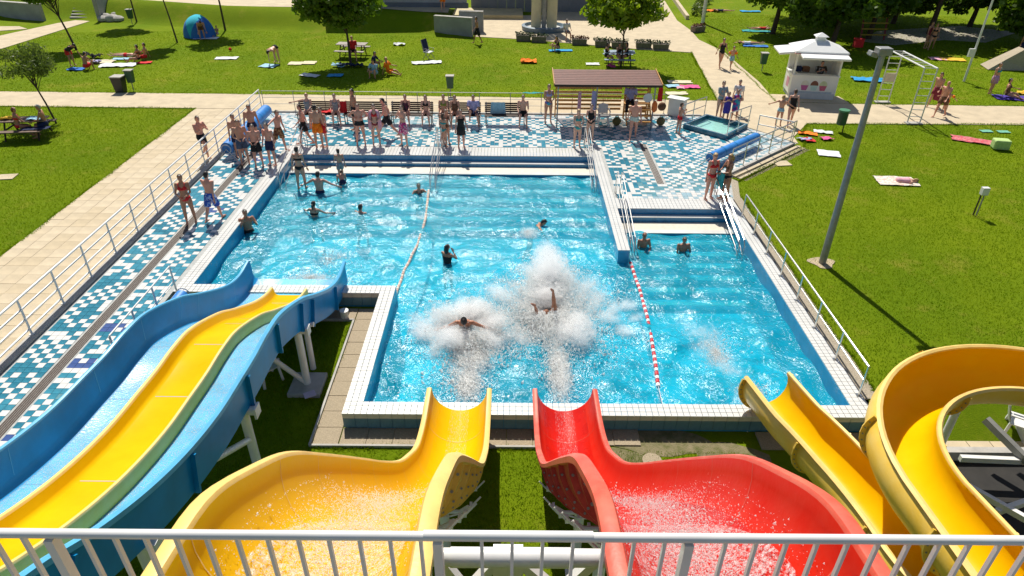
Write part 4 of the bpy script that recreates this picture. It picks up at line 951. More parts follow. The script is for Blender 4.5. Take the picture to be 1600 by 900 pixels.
def post_bin(label, p, m=M_bin, s=1.):
    r_ = thing('litter_bin', label, 'bin', p, group='green litter bins on posts')
    b = MB(); b.tube([(0, 0, 0), (0, 0, .55*s)], .025, 8); b.build('post', M_greysteel, r_); b = MB(); b.loft([[Vector((sx*w_, sy*w_*.8, z)) for sx, sy in ((-1, -1), (1, -1), (1, 1), (-1, 1))] for w_, z in ((.15, .40*s), (.19, 1.0*s))]); bk_ = b.build('bucket', m, r_, bevel=.02)
    b = MB(); b.box((0, 0, 1.02*s), (.42, .36, .04)); b.build('rim', M_conc if m is M_bin else m, bk_)
post_bin('green litter bin on a post beside the black wheeled bin', G(209, 141)); post_bin('green litter bin on a post on the lawn edge behind the benches', G(704, 150)); post_bin('green litter bin on a post beside the far diagonal path', G(1190, 111)); post_bin('green litter bin under a tree at the foot of the bank', G(207, 38))
r_ = thing('litter_bin', 'round green litter bin on a thin post by the lamp post', 'bin', G(1311, 205)); b = MB(); b.tube([(0, 0, .32), (0, 0, .92)], [.2, .21], 14); b.build('bucket', M_bin, r_, smooth=True); b = MB(); b.tube([(0, 0, .9), (0, 0, .97)], .235, 14); b.build('rim', mat('mid_green', (.05, .2, .1), .5), r_, smooth=True); b = MB(); b.tube([(.1, -.1, -.02), (.1, -.1, .6)], .025, 8); b.build('post', M_dwood, r_)
r_ = thing('wheeled_bin', 'black wheeled bin at the edge of the back path', 'bin', G(190, 143)); b = MB(); b.loft([[Vector((sx*w_, sy*w_, z)) for sx, sy in ((-1, -1), (1, -1), (1, 1), (-1, 1))] for w_, z in ((.2, 0), (.27, .74))]); b.build('body', mat('black_plastic', (.02, .022, .02), .5), r_); MB().box((0, 0, .77), (.58, .58, .05)).build('lid', M_conc, r_, bevel=.01)

def picnic(label, p, rz, mt):
    r_ = thing('picnic_table', label, 'picnic table', p, rz)
    for k in range(4): MB().box((0, -.29+.19*k, .74), (1.8, .17, .04)).build('top_plank', mt, r_)
    for s in (-1, 1):
        for k in range(2): MB().box((0, s*(.64+.15*k), .44), (1.8, .13, .04)).build('seat_plank', mt, r_)
    for x in (-.65, .65):
        b = MB(); b.bar((x, -.62, 0), (x, -.2, .72), .05); b.bar((x, .62, 0), (x, .2, .72), .05); b.bar((x, -.8, .4), (x, .8, .4), .05); b.build('leg_frame', M_dwood, r_)
picnic('brown picnic table under the young tree by the slab path', G(46, 213), R(8), mat('table_brown', (.16, .10, .07), .7, .25, 6)); picnic('grey picnic table in the shade of the full round tree', G(552, 88), R(-5), mat('table_grey', (.34, .30, .27), .7, .25, 6)); picnic('bluish picnic table under the bright green tree', G(966, 101), R(-3), mat('table_blue', (.25, .33, .42), .6, .2, 6))
cloth('blanket', 'navy blanket over the near bench of the brown picnic table', 'blanket', (G(62, 218).x, G(62, 218).y, .46), 1.1, .4, .1, C_navy, .05, 2); cloth('cloth', 'yellow and pale cloths on the brown picnic table', 'cloth', (G(45, 200).x+.05, G(45, 213).y, .77), .5, .45, .3, C_yellow, .08, 3); cloth('cloth', 'pale blue cloth on the brown picnic table', 'cloth', (G(66, 213).x, G(66, 213).y, .77), .6, .5, .1, C_lblue, .05, 5)
# folding chair
fc = thing('folding_chair', 'dark blue folding camp chair standing on the lawn', 'chair', G(670, 92), R(60)); 
for s in (-1, 1): b = MB(); b.tube([(s*.26, -.25, 0), (s*.26, .25, .62)], .018, 6); b.tube([(s*.26, .25, 0), (s*.26, -.25, .62), (s*.26, .2, .62)], .018, 6); b.tube([(s*.26, .12, .4), (s*.26, .32, 1.1)], .018, 6); b.build('side_frame', M_greysteel, fc)
MB().box((0, 0, .42), (.5, .46, .03)).build('seat', C_white, fc); MB().box((0, .26, .78), (.5, .04, .68), rx=-.25).build('backrest', C_navy, fc)

# tents
def dome_tent(label, p, rx_, ry_, h, ms, rz):
    r_ = thing('tent', label, 'tent', p, rz); n = 16
    for k, (a0, a1) in enumerate(((0, 60), (60, 115), (115, 180))):
        b = MB(); rows = [[Vector((rx_*math.cos(R(a))*math.cos(e), ry_*(-.15+1.15*abs(math.sin(e))**.0*0)+ry_*math.sin(e)*.9-.0, h*math.sin(R(a))*math.cos(e)**.7)) for e in np.linspace(0.02, PI/2, 8)] for a in np.linspace(a0, a1, 8)]
        b.loft(rows, closed=False); b.build('panel', ms[k], r_, smooth='all', fix=False)
dome_tent('blue and turquoise pop-up beach tent on the far lawn', G(313, 56), 1.15, 1.3, 1.35, [C_blue, cm('turquoise', (.03, .48, .62)), C_blue], R(165))
bt_ = thing('tent', 'beige beach shelter tent in the shade of the trees', 'tent', G(1570, 106)); B_ = cm('beige', (.40, .34, .245)); q_ = [Vector(v) for v in ((-1.3, -.5, 0), (1.0, -.7, 0), (1.1, .7, 0), (-1.0, .8, 0), (.55, -.35, 1.15), (.75, .55, 1.1), (-.35, -.35, .55))]
for nm, ids in (('front_panel', (0, 1, 4, 6)), ('roof_panel', (6, 4, 5, 3)), ('side_panel', (0, 6, 3)), ('end_panel', (1, 2, 5, 4))):
    b = MB(); n_ = (q_[ids[1]]-q_[ids[0]]).cross(q_[ids[2]]-q_[ids[0]]).normalized()*.012; k_ = len(ids); b.add([q_[i] for i in ids]+[q_[i]+n_ for i in ids], [tuple(range(k_)), tuple(range(2*k_-1, k_-1, -1))]+[(i, (i+1) % k_, k_+(i+1) % k_, k_+i) for i in range(k_)]); b.build(nm, B_, bt_)

# towels on the lawns
TW = [('cream printed towel alone on the lawn beside the lamp post', 1400, 283, 1.45, .85, -5, P_pic, .02), ('rose checked towel next to the lime covered crate', 1522, 220, 1.7, .7, -28, P_rose, .03), ('white towel on the lawn near the beige steps', 1295, 240, .85, .7, -15, C_white, .02),
 ('mint towel on the right lawn edge, left of its twin', 1541, 205, .5, .3, 0, C_mint, .01), ('mint towel on the right lawn edge, right of its twin', 1568, 206, .5, .3, 0, C_mint, .01), ('orange towel heaped at the corner of the right lawn', 1262, 209, .8, .4, -20, C_orange, .06), ('lavender towel heaped at the corner of the right lawn', 1256, 218, .5, .4, 10, C_lav, .08), ('bright pink towel heaped at the corner of the right lawn', 1291, 217, .5, .4, 10, C_pink, .07), ('white clothes laid behind the orange towel at the right lawn corner', 1286, 207, .8, .3, -20, C_white, .05), ('dark orange cloth in front of the heap at the right lawn corner', 1265, 220, .45, .35, 0, C_red, .08),
 ('cream towel spread behind the shelter\'s right end', 1062, 128, 1.3, .55, 0, C_cream, .01), ('light blue towel spread behind the shelter\'s right end', 1052, 135, .8, .5, 10, C_lblue, .05), ('bright pink towel spread behind the shelter\'s right end', 1078, 136, 1.0, .6, 0, C_pink, .05), ('tan towel at the lawn edge behind the shelter\'s right end', 1057, 146, 1.1, .5, 4, C_cream, .02), ('rose cloth between the blue and pink towels', 1063, 138, .4, .3, 0, C_lpink, .05),
 ('pale blue towel beside the bending person', 420, 103, .95, .75, -15, C_lblue, .02), ('cream towel right of the bending person', 462, 99, .8, .7, 0, C_cream, .01), ('second cream towel touching the first beside the bending person', 483, 98, .8, .7, 0, C_cream, .01), ('white towel left of the full round tree\'s shadow', 484, 118, 1.1, .55, -20, C_white, .03), ('blue towel lying in the full round tree\'s shadow', 524, 118, .85, .6, 0, C_bright, .03), ('white towel with print in front of the folding chair', 667, 98, 1.75, .65, 12, C_white, .04), ('small white bundle on the lawn behind the full round tree', 624, 70, .75, .45, 0, C_white, .1),
 ('orange towel crumpled alone on the middle lawn', 826, 97, .95, .7, 0, C_orange, .14), ('white towel beside the bluish picnic table', 926, 100, .8, .5, 0, C_white, .02), ('blue towel under the pair beside the planters', 876, 79, 1.5, .5, 5, C_bright, .02), ('pale towel with stripes on the far left lawn', 354, 91, 1.3, .6, 5, C_white, .02), ('white and violet towels spread by the family group', 185, 102, 1.9, .9, 8, C_white, .05), ('cream towel behind the violet towels of the family group', 160, 97, 1.3, .7, 0, C_cream, .05), ('lavender bag heap amid the family group', 150, 98, .5, .5, 0, C_lav, .16), ('turquoise towel under the family group', 190, 92, 1.0, .5, 5, C_lblue, .03), ('red towel under the reclining pair', 226, 98, .8, .5, 10, C_red, .03), ('blue towel under the person in red shorts', 120, 108, .9, .6, 0, C_blue, .03), ('black bags in a row behind the family group', 146, 90, 1.1, .4, 0, C_black, .22),
 ('white mat in front of the blue pop-up tent', 322, 60, 1.6, .6, 3, C_white, .02), ('turquoise towel on the shaded lawn by the ladder frame', 1356, 125, 1.6, .9, -10, C_bright, .08), ('yellow towel on the sunlit strip under the trees', 1488, 93, 1.4, .8, -10, C_yellow, .03), ('pink towel on the sunlit strip under the trees', 1465, 92, .9, .7, -10, C_lpink, .03), ('purple mat under the sitting woman on the far right', 1580, 153, 1.6, .9, -10, C_purple, .02), ('yellow round cushion on the purple mat', 1598, 146, .6, .4, 0, C_yellow, .12),
 ('pink float toy under the bluish picnic table', 955, 104, .5, .4, 0, C_pink, .1), ('dark clothes heap beneath the full round tree', 548, 104, 1.5, .5, 0, C_navy, .2), ('blue bag heap left of the dark clothes beneath the tree', 530, 104, .8, .4, 0, C_lblue, .18), ('orange towel in the shade beside the thick white post', 1112, 17, 1.2, .6, 0, C_orange, .08), ('blue towel in the shade far under the right trees', 1172, 18, 1.6, .6, 0, C_bright, .05), ('teal towel under the sunbather in the shade', 1182, 49, 2.0, .6, -10, C_teal, .04), ('blue towel under the reading sunbather by the kiosk trees', 1180, 72, 1.6, .6, -8, C_blue, .04)]
for k, (lb, x, y, sx, sy, rz, m_, amp) in enumerate(TW): cloth('towel' if 'bag' not in lb and 'heap' not in lb or 'towel' in lb else 'bundle', lb, 'towel' if ('towel' in lb or 'mat' in lb) else 'bundle', G(x, y), sx, sy, R(rz), m_, amp, k*1.37)
b = MB(); b.box((0, 0, .2), (.62, .45, .4)); o = b.build('crate', C_green, bevel=.06); o.location = G(1561, 232); o.rotation_euler = (0, 0, -.2); tag(o, 'crate draped with a lime green towel on the right lawn', 'crate')
b = MB(); b.ell((0, 0, .09), (.1, .1, .09), 12, 8); o = b.build('ball', C_red, smooth=True); o.location = G(360, 79); tag(o, 'small red ball on the far left lawn', 'ball')
for k, (x, y) in enumerate(((10, 276), (1222, 255))):
    b = MB(); b.box((0, 0, -.01), (.62, .5, .03)); o = b.build('cover_slab', M_path); o.location = G(x, y); o.rotation_euler = (0, 0, .15); tag(o, ('flat concrete cover in the left lawn', 'flat concrete cover in the lawn below the beige steps')[k], 'cover')

# ------------------------------------------------------------------ plaza, walls, monument
M_plant = mat('planter_concrete', (.20, .17, .14), .9, .3, 8, .5, 30)
M_leaf = [mat('leaf_mid', (.17, .28, .010), .5, scale=1.6, col2=(.07, .15, .006), trans=.5), mat('leaf_bright', (.28, .38, .010), .5, scale=1.8, col2=(.16, .27, .006), trans=.5), mat('leaf_dark', (.11, .20, .008), .5, scale=1.2, col2=(.045, .10, .005), trans=.45), mat('leaf_willow', (.16, .22, .035), .5, scale=1.5, col2=(.08, .13, .012), trans=.45)]
M_bark = mat('bark', (.075, .052, .036), .9, .35, 9, .6, 30)
def leaves(cl, n, size, seed, asp=.6, droop=0.):
    "leaf quads spread through ellipsoid clumps; cl = [(centre, radii, weight)]"
    rg = np.random.default_rng(seed); w_ = np.array([c[2] for c in cl], float); w_ /= w_.sum(); k = rg.choice(len(cl), n, p=w_)
    C_ = np.array([list(c[0]) for c in cl])[k]; Rd = np.array([list(c[1]) for c in cl])[k]
    d = rg.normal(size=(n, 3)); d /= np.linalg.norm(d, axis=1)[:, None]; p = C_+d*Rd*(rg.uniform(.15, 1, n)**.45)[:, None]
    a = rg.normal(size=(n, 3)); a[:, 2] -= droop; a /= np.linalg.norm(a, axis=1)[:, None]; b = np.cross(a, rg.normal(size=(n, 3))); b /= np.linalg.norm(b, axis=1)[:, None]
    s = (size*rg.lognormal(-.05, .38, n).clip(.4, 2))[:, None]; a = a*s; b = b*s*asp
    V = np.stack([p-a, p+b, p+a, p-b], 1).reshape(-1, 3); return V, np.arange(4*n).reshape(-1, 4)
def tree(label, base, h, lean, cl, n, size, m, seed, tr=.09, name='tree', asp=.6, droop=0., limbs=True):
    base = Vector(base); r_ = thing(name, label, 'tree', base); top = Vector((lean[0], lean[1], h)); b = MB(); rg = random.Random(seed)
    b.tube([Vector((0, 0, -.05)), top*.33+Vector((.03, 0, 0)), top*.7, top], [tr, tr*.8, tr*.6, tr*.25], 10)
    if limbs:
        for c, rd, w_ in cl:
            e = Vector(c); s = top*rg.uniform(.5, .85); mid = s.lerp(e, .5)+Vector((0, 0, .1*h*.3)); b.tube([s, mid, e+Vector((rg.uniform(-.5, .5)*rd[0], rg.uniform(-.5, .5)*rd[1], .2*rd[2]))], [tr*.42, tr*.28, tr*.08], 6)
    b.build('trunk', M_bark, r_, smooth=True)
    V, Fa = leaves(cl, n, size, seed, asp, droop); npmesh('crown', V, Fa, m, r_); return r_
def clumps(c, rad, k, seed, rr=(.25, .52)):
    rg = random.Random(seed); out = []
    for i in range(k):
        while True:
            d = Vector((rg.uniform(-1, 1), rg.uniform(-1, 1), rg.uniform(-1, 1)))
            if .25 < d.length < 1: break
        s = rg.uniform(*rr); out.append((Vector(c)+Vector((d.x*rad[0], d.y*rad[1], d.z*rad[2]))*.72, (rad[0]*s, rad[1]*s, rad[2]*s*.8), s*s))
    return out
tree('young feathery tree with light hanging leaves by the brown picnic table', G(88, 192), 2.6, (-.7, .2), clumps((-.75, .25, 2.55), (1.35, 1.3, .95), 15, 5, (.28, .5)), 3000, .085, M_leaf[3], 21, .045, asp=.28, droop=.9)
tree('young dark-trunked tree beside the corner path', G(119, 77), 3.4, (-.75, 0), clumps((-1.0, .3, 3.5), (2.0, 1.8, 1.0), 16, 6), 3600, .13, M_leaf[0], 22, .07)
tree('full round green tree above the grey picnic table', G(548, 101), 3.3, (-.1, .2), clumps((-.35, .2, 3.7), (2.35, 2.2, 1.75), 26, 7), 8500, .14, M_leaf[0], 23, .085)
tree('bright yellow-green tree above the bluish picnic table', G(970, 104), 3.1, (0, .1), clumps((-.15, .1, 3.35), (2.35, 2.0, 1.35), 24, 8, (.3, .5)), 6500, .13, M_leaf[1], 24, .06)
tree('slender tree trunk left of the blue pop-up tent', G(277, 66), 4.6, (-.6, .3), clumps((-.7, .3, 4.9), (1.6, 1.5, 1.0), 12, 9), 2600, .13, M_leaf[0], 25, .055)
tree('leaning dark trunk right of the blue pop-up tent', G(352, 47), 5.2, (-.2, .2), clumps((-.2, .2, 6.2), (2.0, 2.0, 1.3), 12, 10), 3000, .14, M_leaf[0], 26, .075)
tree('thin tree beside the green bin at the foot of the bank', G(214, 35), 4.4, (-.25, .2), clumps((-.3, .2, 5.2), (1.8, 1.6, 1.1), 12, 30), 2600, .14, M_leaf[0], 27, .06)
WOOD = [(20.9, 46.0, 3.0, 3.5, 2.5, 2, 'broad dark tree behind the kiosk roof'), (24.8, 49.2, 3.9, 3.2, 2.4, 2, 'dense tree shading the climbing ladder behind the kiosk'), (18.6, 50.6, 3.8, 3.0, 2.5, 0, 'leafy tree shading the sunbathers by the thick white post'), (33.6, 45.4, 2.9, 2.9, 2.3, 0, 'sunlit tree leaning over the beige tent'), (30.0, 51.0, 5.6, 4.0, 2.9, 2, 'large dark tree behind the two people in the shade'), (22.0, 56.5, 6.0, 4.2, 3.2, 0, 'tall tree of the wood behind the sunbathers'), (36.0, 52.5, 5.6, 4.2, 3.3, 2, 'large tree at the far end of the shaded lawn'), (27.5, 60.0, 6.3, 4.6, 3.4, 2, 'tallest dark tree at the back of the wood'), (24.0, 53.5, 2.6, 3.0, 2.3, 2, 'low dark tree behind the climbing ladder'), (29.2, 54.8, 2.6, 3.2, 2.4, 2, 'low dark tree behind the sand patch'), (34.5, 53.8, 2.7, 3.2, 2.4, 2, 'low dark tree behind the beige tent'), (39.5, 49.5, 3.0, 3.4, 2.6, 0, 'broad tree at the far right end of the wood')]
for k, (x, y, cz, rx, rz, mi_, lb) in enumerate(WOOD):
    tree(lb, (x, y, -.03), cz, (.2, -.1), clumps((0, 0, cz), (rx, rx*.95, rz), 30, 40+k), 11000, .17, M_leaf[mi_], 60+k, .2)
# planters
flow = [mat('planting_green', (.05, .09, .02), .7, .4, 15), mat('planting_rusty', (.20, .07, .03), .7, .4, 15)]
PL = [(818, 62, 0, 'first from the wall'), (842, 64, 0, 'second from the wall'), (905, 68, 1, 'beside the person in white'), (941, 71, 0, 'left of the bright tree trunk'), (967, 73, 0, 'behind the bright tree trunk'), (1005, 74, 0, 'right of the bright tree trunk'), (1032, 76, 0, 'last before the diagonal path'), (1090, 48, 1, 'below the thick white post')]
for k, (x, y, t, w_) in enumerate(PL):
    p = G(x, y+1); r_ = thing('planter', 'concrete trough planter with low plants, '+w_, 'planter', p, R(-4 if x < 1080 else 30), group='concrete planters along the plaza')
    b = MB(); b.loft([[Vector((sx*.5*s, sy*.26*s, z)) for sx, sy in ((-1, -1), (1, -1), (1, 1), (-1, 1))] for s, z in ((.92, -.03), (1, .36))]); b.build('trough', M_plant, r_)
    V, Fa = leaves([((q*.16, .0, .42), (.14, .2, .16), 1) for q in range(-3, 4)], 260, .05, 90+k); tag(npmesh('plants', V, Fa, flow[t], r_), kind='stuff')
mo = thing('monument', 'monument of two cream sails on a grey column over a round basin', 'monument', (2.25, 51.2, 0))
b = MB(); n = 32
b.loft([[Vector((r0*math.cos(2*PI*k/n), r0*.95*math.sin(2*PI*k/n), z)) for k in range(n)] for r0, z in ((1.55, 0), (1.6, .3), (1.38, .34), (1.3, .12))], caps=False); b.build('basin', mat('basin_grey_blue', (.12, .18, .24), .5, .2, 4), mo, smooth=True)
b = MB(); b.tube([(0, 0, 0), (0, 0, 5.5)], .17, 14); b.build('column', M_greysteel, mo, smooth=True)
for s in (-1, 1):
    b = MB(); rows = [[Vector((s*(.2+(.72)*u), -.25*math.sin(u*2)*(1), .15+4.8*v)) for u in np.linspace(0, 1, 6)] for v in np.linspace(0, 1, 6)]; b.loft(rows, closed=False); b.loft([[p+Vector((0, .05, 0)) for p in q] for q in reversed(rows)], closed=False); b.build('sail', mat('cream_sail', (.66, .58, .36), .6, .1, 2), mo, smooth='all', fix=False)
MB().tube([(0, 0, .06), (0, 0, .14)], 1.32, 28).build('basin_floor', M_white_tile, mo)
M_cwall = mat('wall_concrete', (.34, .34, .335), .85, .2, 1.2, .2, 12); M_panel = mat('grey_wall_panel', (.42, .42, .42), .7, .12, 1); M_dpanel = mat('blue_grey_wall_panel', (.16, .18, .21), .7, .15, 1)
def cwall(label, a, b_, h, z0=-.05):
    r_ = thing('concrete_wall', label, 'wall', (*a, 0)); MB().bar((*a, z0+(h-z0)/2), (*b_, z0+(h-z0)/2), .28, h-z0).build('body', M_cwall, r_, world=True); MB().bar((*a, h+.03), (*b_, h+.03), .34, .06).build('cap', M_conc, r_, world=True)
cwall('low concrete wall closing the end of the grass bank', (-2.75, 48.75), (-5.4, 49.5), 1.15); cwall('short concrete wall behind the walking man in black shorts', (-2.05, 50.2), (-3.75, 50.35), 1.32)
hb = thing('building_wall', 'long pale grey panelled wall behind the promenade', 'wall', (-8, 53.2, 1.1))
for k in range(16): MB().box((-13.6+.66*k, 53.25, 3.2), (.65, .2, 4.3)).build('panel', M_panel, hb, world=True)
MB().box((-8.6, 53.12, 1.25), (10.7, .08, .36)).build('plinth', M_dpanel, hb, world=True)
for k, (x, c) in enumerate(((-10.1, (.6, .25, .06)), (-7.4, (.55, .3, .08)), (-8.9, (.5, .2, .1)))): MB().box((x, 53.13, 2.25+.15*(k == 2)), (.32, .03, .42)).build('poster', mat('poster_%d' % k, c, .6, .5, 9), hb, world=True)
hb2 = thing('building_wall', 'dark blue-grey panelled wall behind the monument', 'wall', (2, 58, 0))
for k in range(18): MB().box((-3.0+.72*k, 58.4, 2.6), (.71, .2, 5.4)).build('panel', M_dpanel, hb2, world=True)
MB().box((-1.9, 56.6, .12), (5.4, 3.2, .3)).build('plinth', mat('ochre_stage', (.5, .42, .24), .8, .15, 2), hb2, world=True)
stt = thing('outdoor_stairs', 'grey concrete steps at the plaza beyond the bright tree', 'stairs', (8.2, 56, 0))
for k in range(6): MB().box((8.2, 55.6+.35*k, .08+.16*k), (2.6, .36, .16)).build('step', M_conc, stt, world=True)
b = MB(); p = G(1028, 27); b.tube([p, p+Vector((0, 0, .95))], .25, 14); tag(b.build('round_bin', M_conc, smooth=True), 'round grey concrete bin beside the plaza steps', 'bin')
kb = thing('kerb_wall', 'pale kerb along the shaded side of the plaza path', 'kerb', (13, 58, 0)); MB().bar((*G(1074, 30).xy, .12), (*G(1046, -10).xy, .12), .25, .3).build('body', M_path, kb, world=True)
V, Fa = leaves([(tuple(G(1078+3*k, 24-6*k)+Vector((.7, .2, .35))), (.7, .6, .4), 1) for k in range(5)], 900, .09, 140); r_ = thing('low_hedge', 'low green and yellow hedge beside the plaza kerb', 'hedge', G(1085, 22)); npmesh('foliage', V-np.array(list(G(1085, 22))), Fa, M_leaf[3], r_)
# corner stairs top left
cs = thing('outdoor_stairs', 'grey stairs climbing the bank behind the corner tree', 'stairs', G(125, 30))
for k in range(9): q = G(132, 31); MB().box((q.x-.2*k*.3, q.y+.4+.36*k, .07+.15*k), (2.4, .36, .15)).build('step', M_conc, cs, world=True)
cwall('curved grey flank wall right of the corner stairs', tuple(G(156, 33).xy), tuple((G(156, 33)+Vector((-.6, 3.6, 0))).xy), 1.5); cwall('long grey retaining wall left of the corner stairs', tuple(G(70, 32).xy), tuple((G(70, 32)+Vector((-9, 2.6, 0))).xy), 1.1)
b = MB()
for k in range(7): b.ell(G(162+4*k, 33-(k % 3)*2)+Vector((0, 0, .15)), (.45, .35, .25+.08*(k % 2)), 8, 5)
tag(b.build('rock_pile', M_conc, smooth=True), 'pile of pale stones at the foot of the bank', 'rocks', kind='stuff')
# wooden climbing ladder in the wood
pl = thing('climbing_ladder', 'red and yellow wooden climbing ladder under the trees', 'climbing frame', (24.7, 49, 0))
for x in (24.0, 25.6): MB().bar((x, 48.6, 0), (x+.15, 49.4, 2.3), .1).build('upright', mat('red_paint', (.22, .02, .015), .5), pl, world=True)
for k in range(6): MB().bar((23.95, 48.6+.12*k, .35+.36*k), (25.75, 48.6+.12*k, .35+.36*k), .07).build('rung', mat('yellow_paint', (.45, .30, .02), .5), pl, world=True)
o = sheet_obj('sand_patch', [tuple(G(x, y)) for x, y in ((1345, 64), (1400, 70), (1475, 62), (1540, 66), (1590, 50), (1500, 40), (1370, 48))], -.018, mat('sand', (.40, .36, .30), .95, .3, 6, .4, 40), thick=.008)
b = MB(); b.box((0, 0, .35), (.55, .4, .5)); b.box((0, 0, .62), (.6, .45, .06)); o = b.build('cool_box', C_red, bevel=.03); o.location = G(1339, 76); tag(o, 'red cool box in the shade behind the kiosk', 'box')
# paving and painted dark pit inside the spiral
pd = struct('spiral_pad')
for i in range(7):
    for j in range(2): o = MB().box((9.0+.5*i, 10.9-.5*j+.0, YZ+.03), (.485, .485, .05)).build('slab', M_path, pd)
MB().box((10.7, 8.2, YZ+.0), (4.0, 3.6, .06)).build('pit_shade_plate', mat('pit_painted_shade', (.02, .018, .016), .8, .3, 4), pd); MB().box((10.7, 10.06, YZ+.12), (4.2, .16, .30)).build('pit_wall', M_conc, pd); MB().box((11.3, 10.55, YZ+.15), (.7, .7, .3)).build('block', M_white_tile, pd)  # near-black plate at yard level; the shade of a deep pit is painted in
b = MB(); b.tube([(10.05, 7.75, YZ+.03), (10.05, 7.75, YZ+.45)], [.16, .10], 12); tag(b.build('orange_cone', MATS['orange_plastic'], smooth=True), 'dull orange pump housing in the dark pit inside the spiral', 'pump')

# ------------------------------------------------------------------ people
SK = [mat('skin_fair', (.70, .385, .275), .5, .12, 9), mat('skin_tan', (.60, .30, .195), .5, .12, 9), mat('skin_brown', (.45, .205, .12), .5, .12, 9), mat('skin_flushed', (.69, .32, .225), .5, .14, 9)]
HR = {'dark': mat('hair_dark', (.018, .012, .010), .5, .3, 30), 'brown': mat('hair_brown', (.07, .035, .018), .5, .3, 30), 'blond': mat('hair_blond', (.42, .27, .11), .5, .3, 30), 'grey': mat('hair_grey', (.35, .33, .30), .6, .2, 30), 'red': mat('hair_red', (.20, .055, .02), .5, .3, 30)}
M_eye = mat('eye_dark', (.02, .015, .012), .3); M_lip = mat('lip', (.35, .09, .075), .5)
def Rx(a): return Matrix.Rotation(a, 3, 'X')
def Rz3(a): return Matrix.Rotation(a, 3, 'Z')
def ring_(c, rx, ry, X, Y, n=12): return [c+X*(rx*math.cos(2*PI*k/n))+Y*(ry*math.sin(2*PI*k/n)) for k in range(n)]
POSE = {
 'stand': dict(),
 'relax': dict(L=(6, 10, 4), Rr=(-4, 2, 4), aL=(5, 10, 12), aR=(-5, 12, 15)),
 'walk': dict(L=(19, 8, 2), Rr=(-15, 14, 2), aL=(-22, 8, 12), aR=(24, 8, 30), lean=4),
 'stride': dict(L=(34, 10, 2), Rr=(-28, 14, 2), aL=(-30, 10, 30), aR=(28, 10, 40), lean=9),
 'hips': dict(aL=(-14, 46, 85, .95), aR=(-14, 46, 85, .95), L=(0, 2, 7), Rr=(2, 4, 6)),
 'chest': dict(aL=(28, 14, 115, .75), aR=(32, 12, 120, .8), L=(4, 6, 4), Rr=(-2, 2, 4)),
 'face': dict(aL=(42, 14, 135, .55), aR=(40, 16, 130, .5)),
 'reach': dict(aL=(10, 75, 10), aR=(5, 12, 10), L=(-18, 12, 4), Rr=(12, 6, 4), lean=6),
 'armsout': dict(aL=(15, 58, 20), aR=(15, 58, 20)),
 'clasp': dict(aL=(22, 10, 50, .6), aR=(22, 10, 50, .6), L=(3, 4, 4), Rr=(-2, 2, 4)),
 'sit': dict(L=(84, 88, 6), Rr=(80, 80, 8), aL=(28, 8, 40, .2), aR=(30, 8, 45, .25), lean=3, sit=.45),
 'sitarm': dict(L=(84, 86, 6), Rr=(80, 78, 12), aL=(5, 78, 8), aR=(28, 8, 45, .25), lean=-3, sit=.45),
 'sithigh': dict(L=(84, 70, 6), Rr=(80, 60, 8), aL=(30, 10, 60, .4), aR=(30, 10, 60, .4), lean=6, sit=.85),
 'sitknee': dict(L=(110, 125, 6), Rr=(84, 84, 14), aL=(50, 8, 40, .3), aR=(30, 8, 60, .4), lean=6, sit=.45),
 'ground': dict(L=(82, 6, 8), Rr=(96, 50, 10), aL=(-28, 16, 8), aR=(40, 10, 40, .3), lean=-8, sit=.08),
 'hug': dict(L=(118, 118, 8), Rr=(112, 112, 10), aL=(55, 8, 40, .4), aR=(55, 8, 40, .4), lean=14, sit=.08),
 'bend': dict(L=(4, 4, 5), Rr=(0, 2, 5), aL=(88, 6, 6), aR=(84, 6, 10), lean=100),
 'bend2': dict(L=(16, 24, 5), Rr=(10, 16, 5), aL=(60, 6, 20), aR=(70, 6, 20), lean=62),
 'lie': dict(L=(4, 6, 7), Rr=(2, 4, 7), aL=(150, 20, 40), aR=(160, 20, 60), lie=1),
 'kneelift': dict(L=(62, 95, 4), Rr=(0, 2, 4), aL=(30, 14, 115, .75), aR=(32, 12, 120, .8), lean=3),
 'tread': dict(L=(20, 30, 6), Rr=(10, 40, 6), aL=(45, 40, 30), aR=(50, 42, 30), lean=6),
 'swim1': dict(L=(-10, 14, 4), Rr=(6, 20, 4), aL=(95, 60, 5), aR=(30, 20, 30), lean=38),
 'diveback': dict(L=(20, 10, 9), Rr=(24, 12, 9), aL=(-38, 60, 12), aR=(-38, 56, 18), lean=-50),
 'legsup': dict(L=(4, 2, 2), Rr=(75, 70, 14), aL=(80, 40, 30), aR=(80, 40, 30), lean=10, flip=1),
}
PEND = []
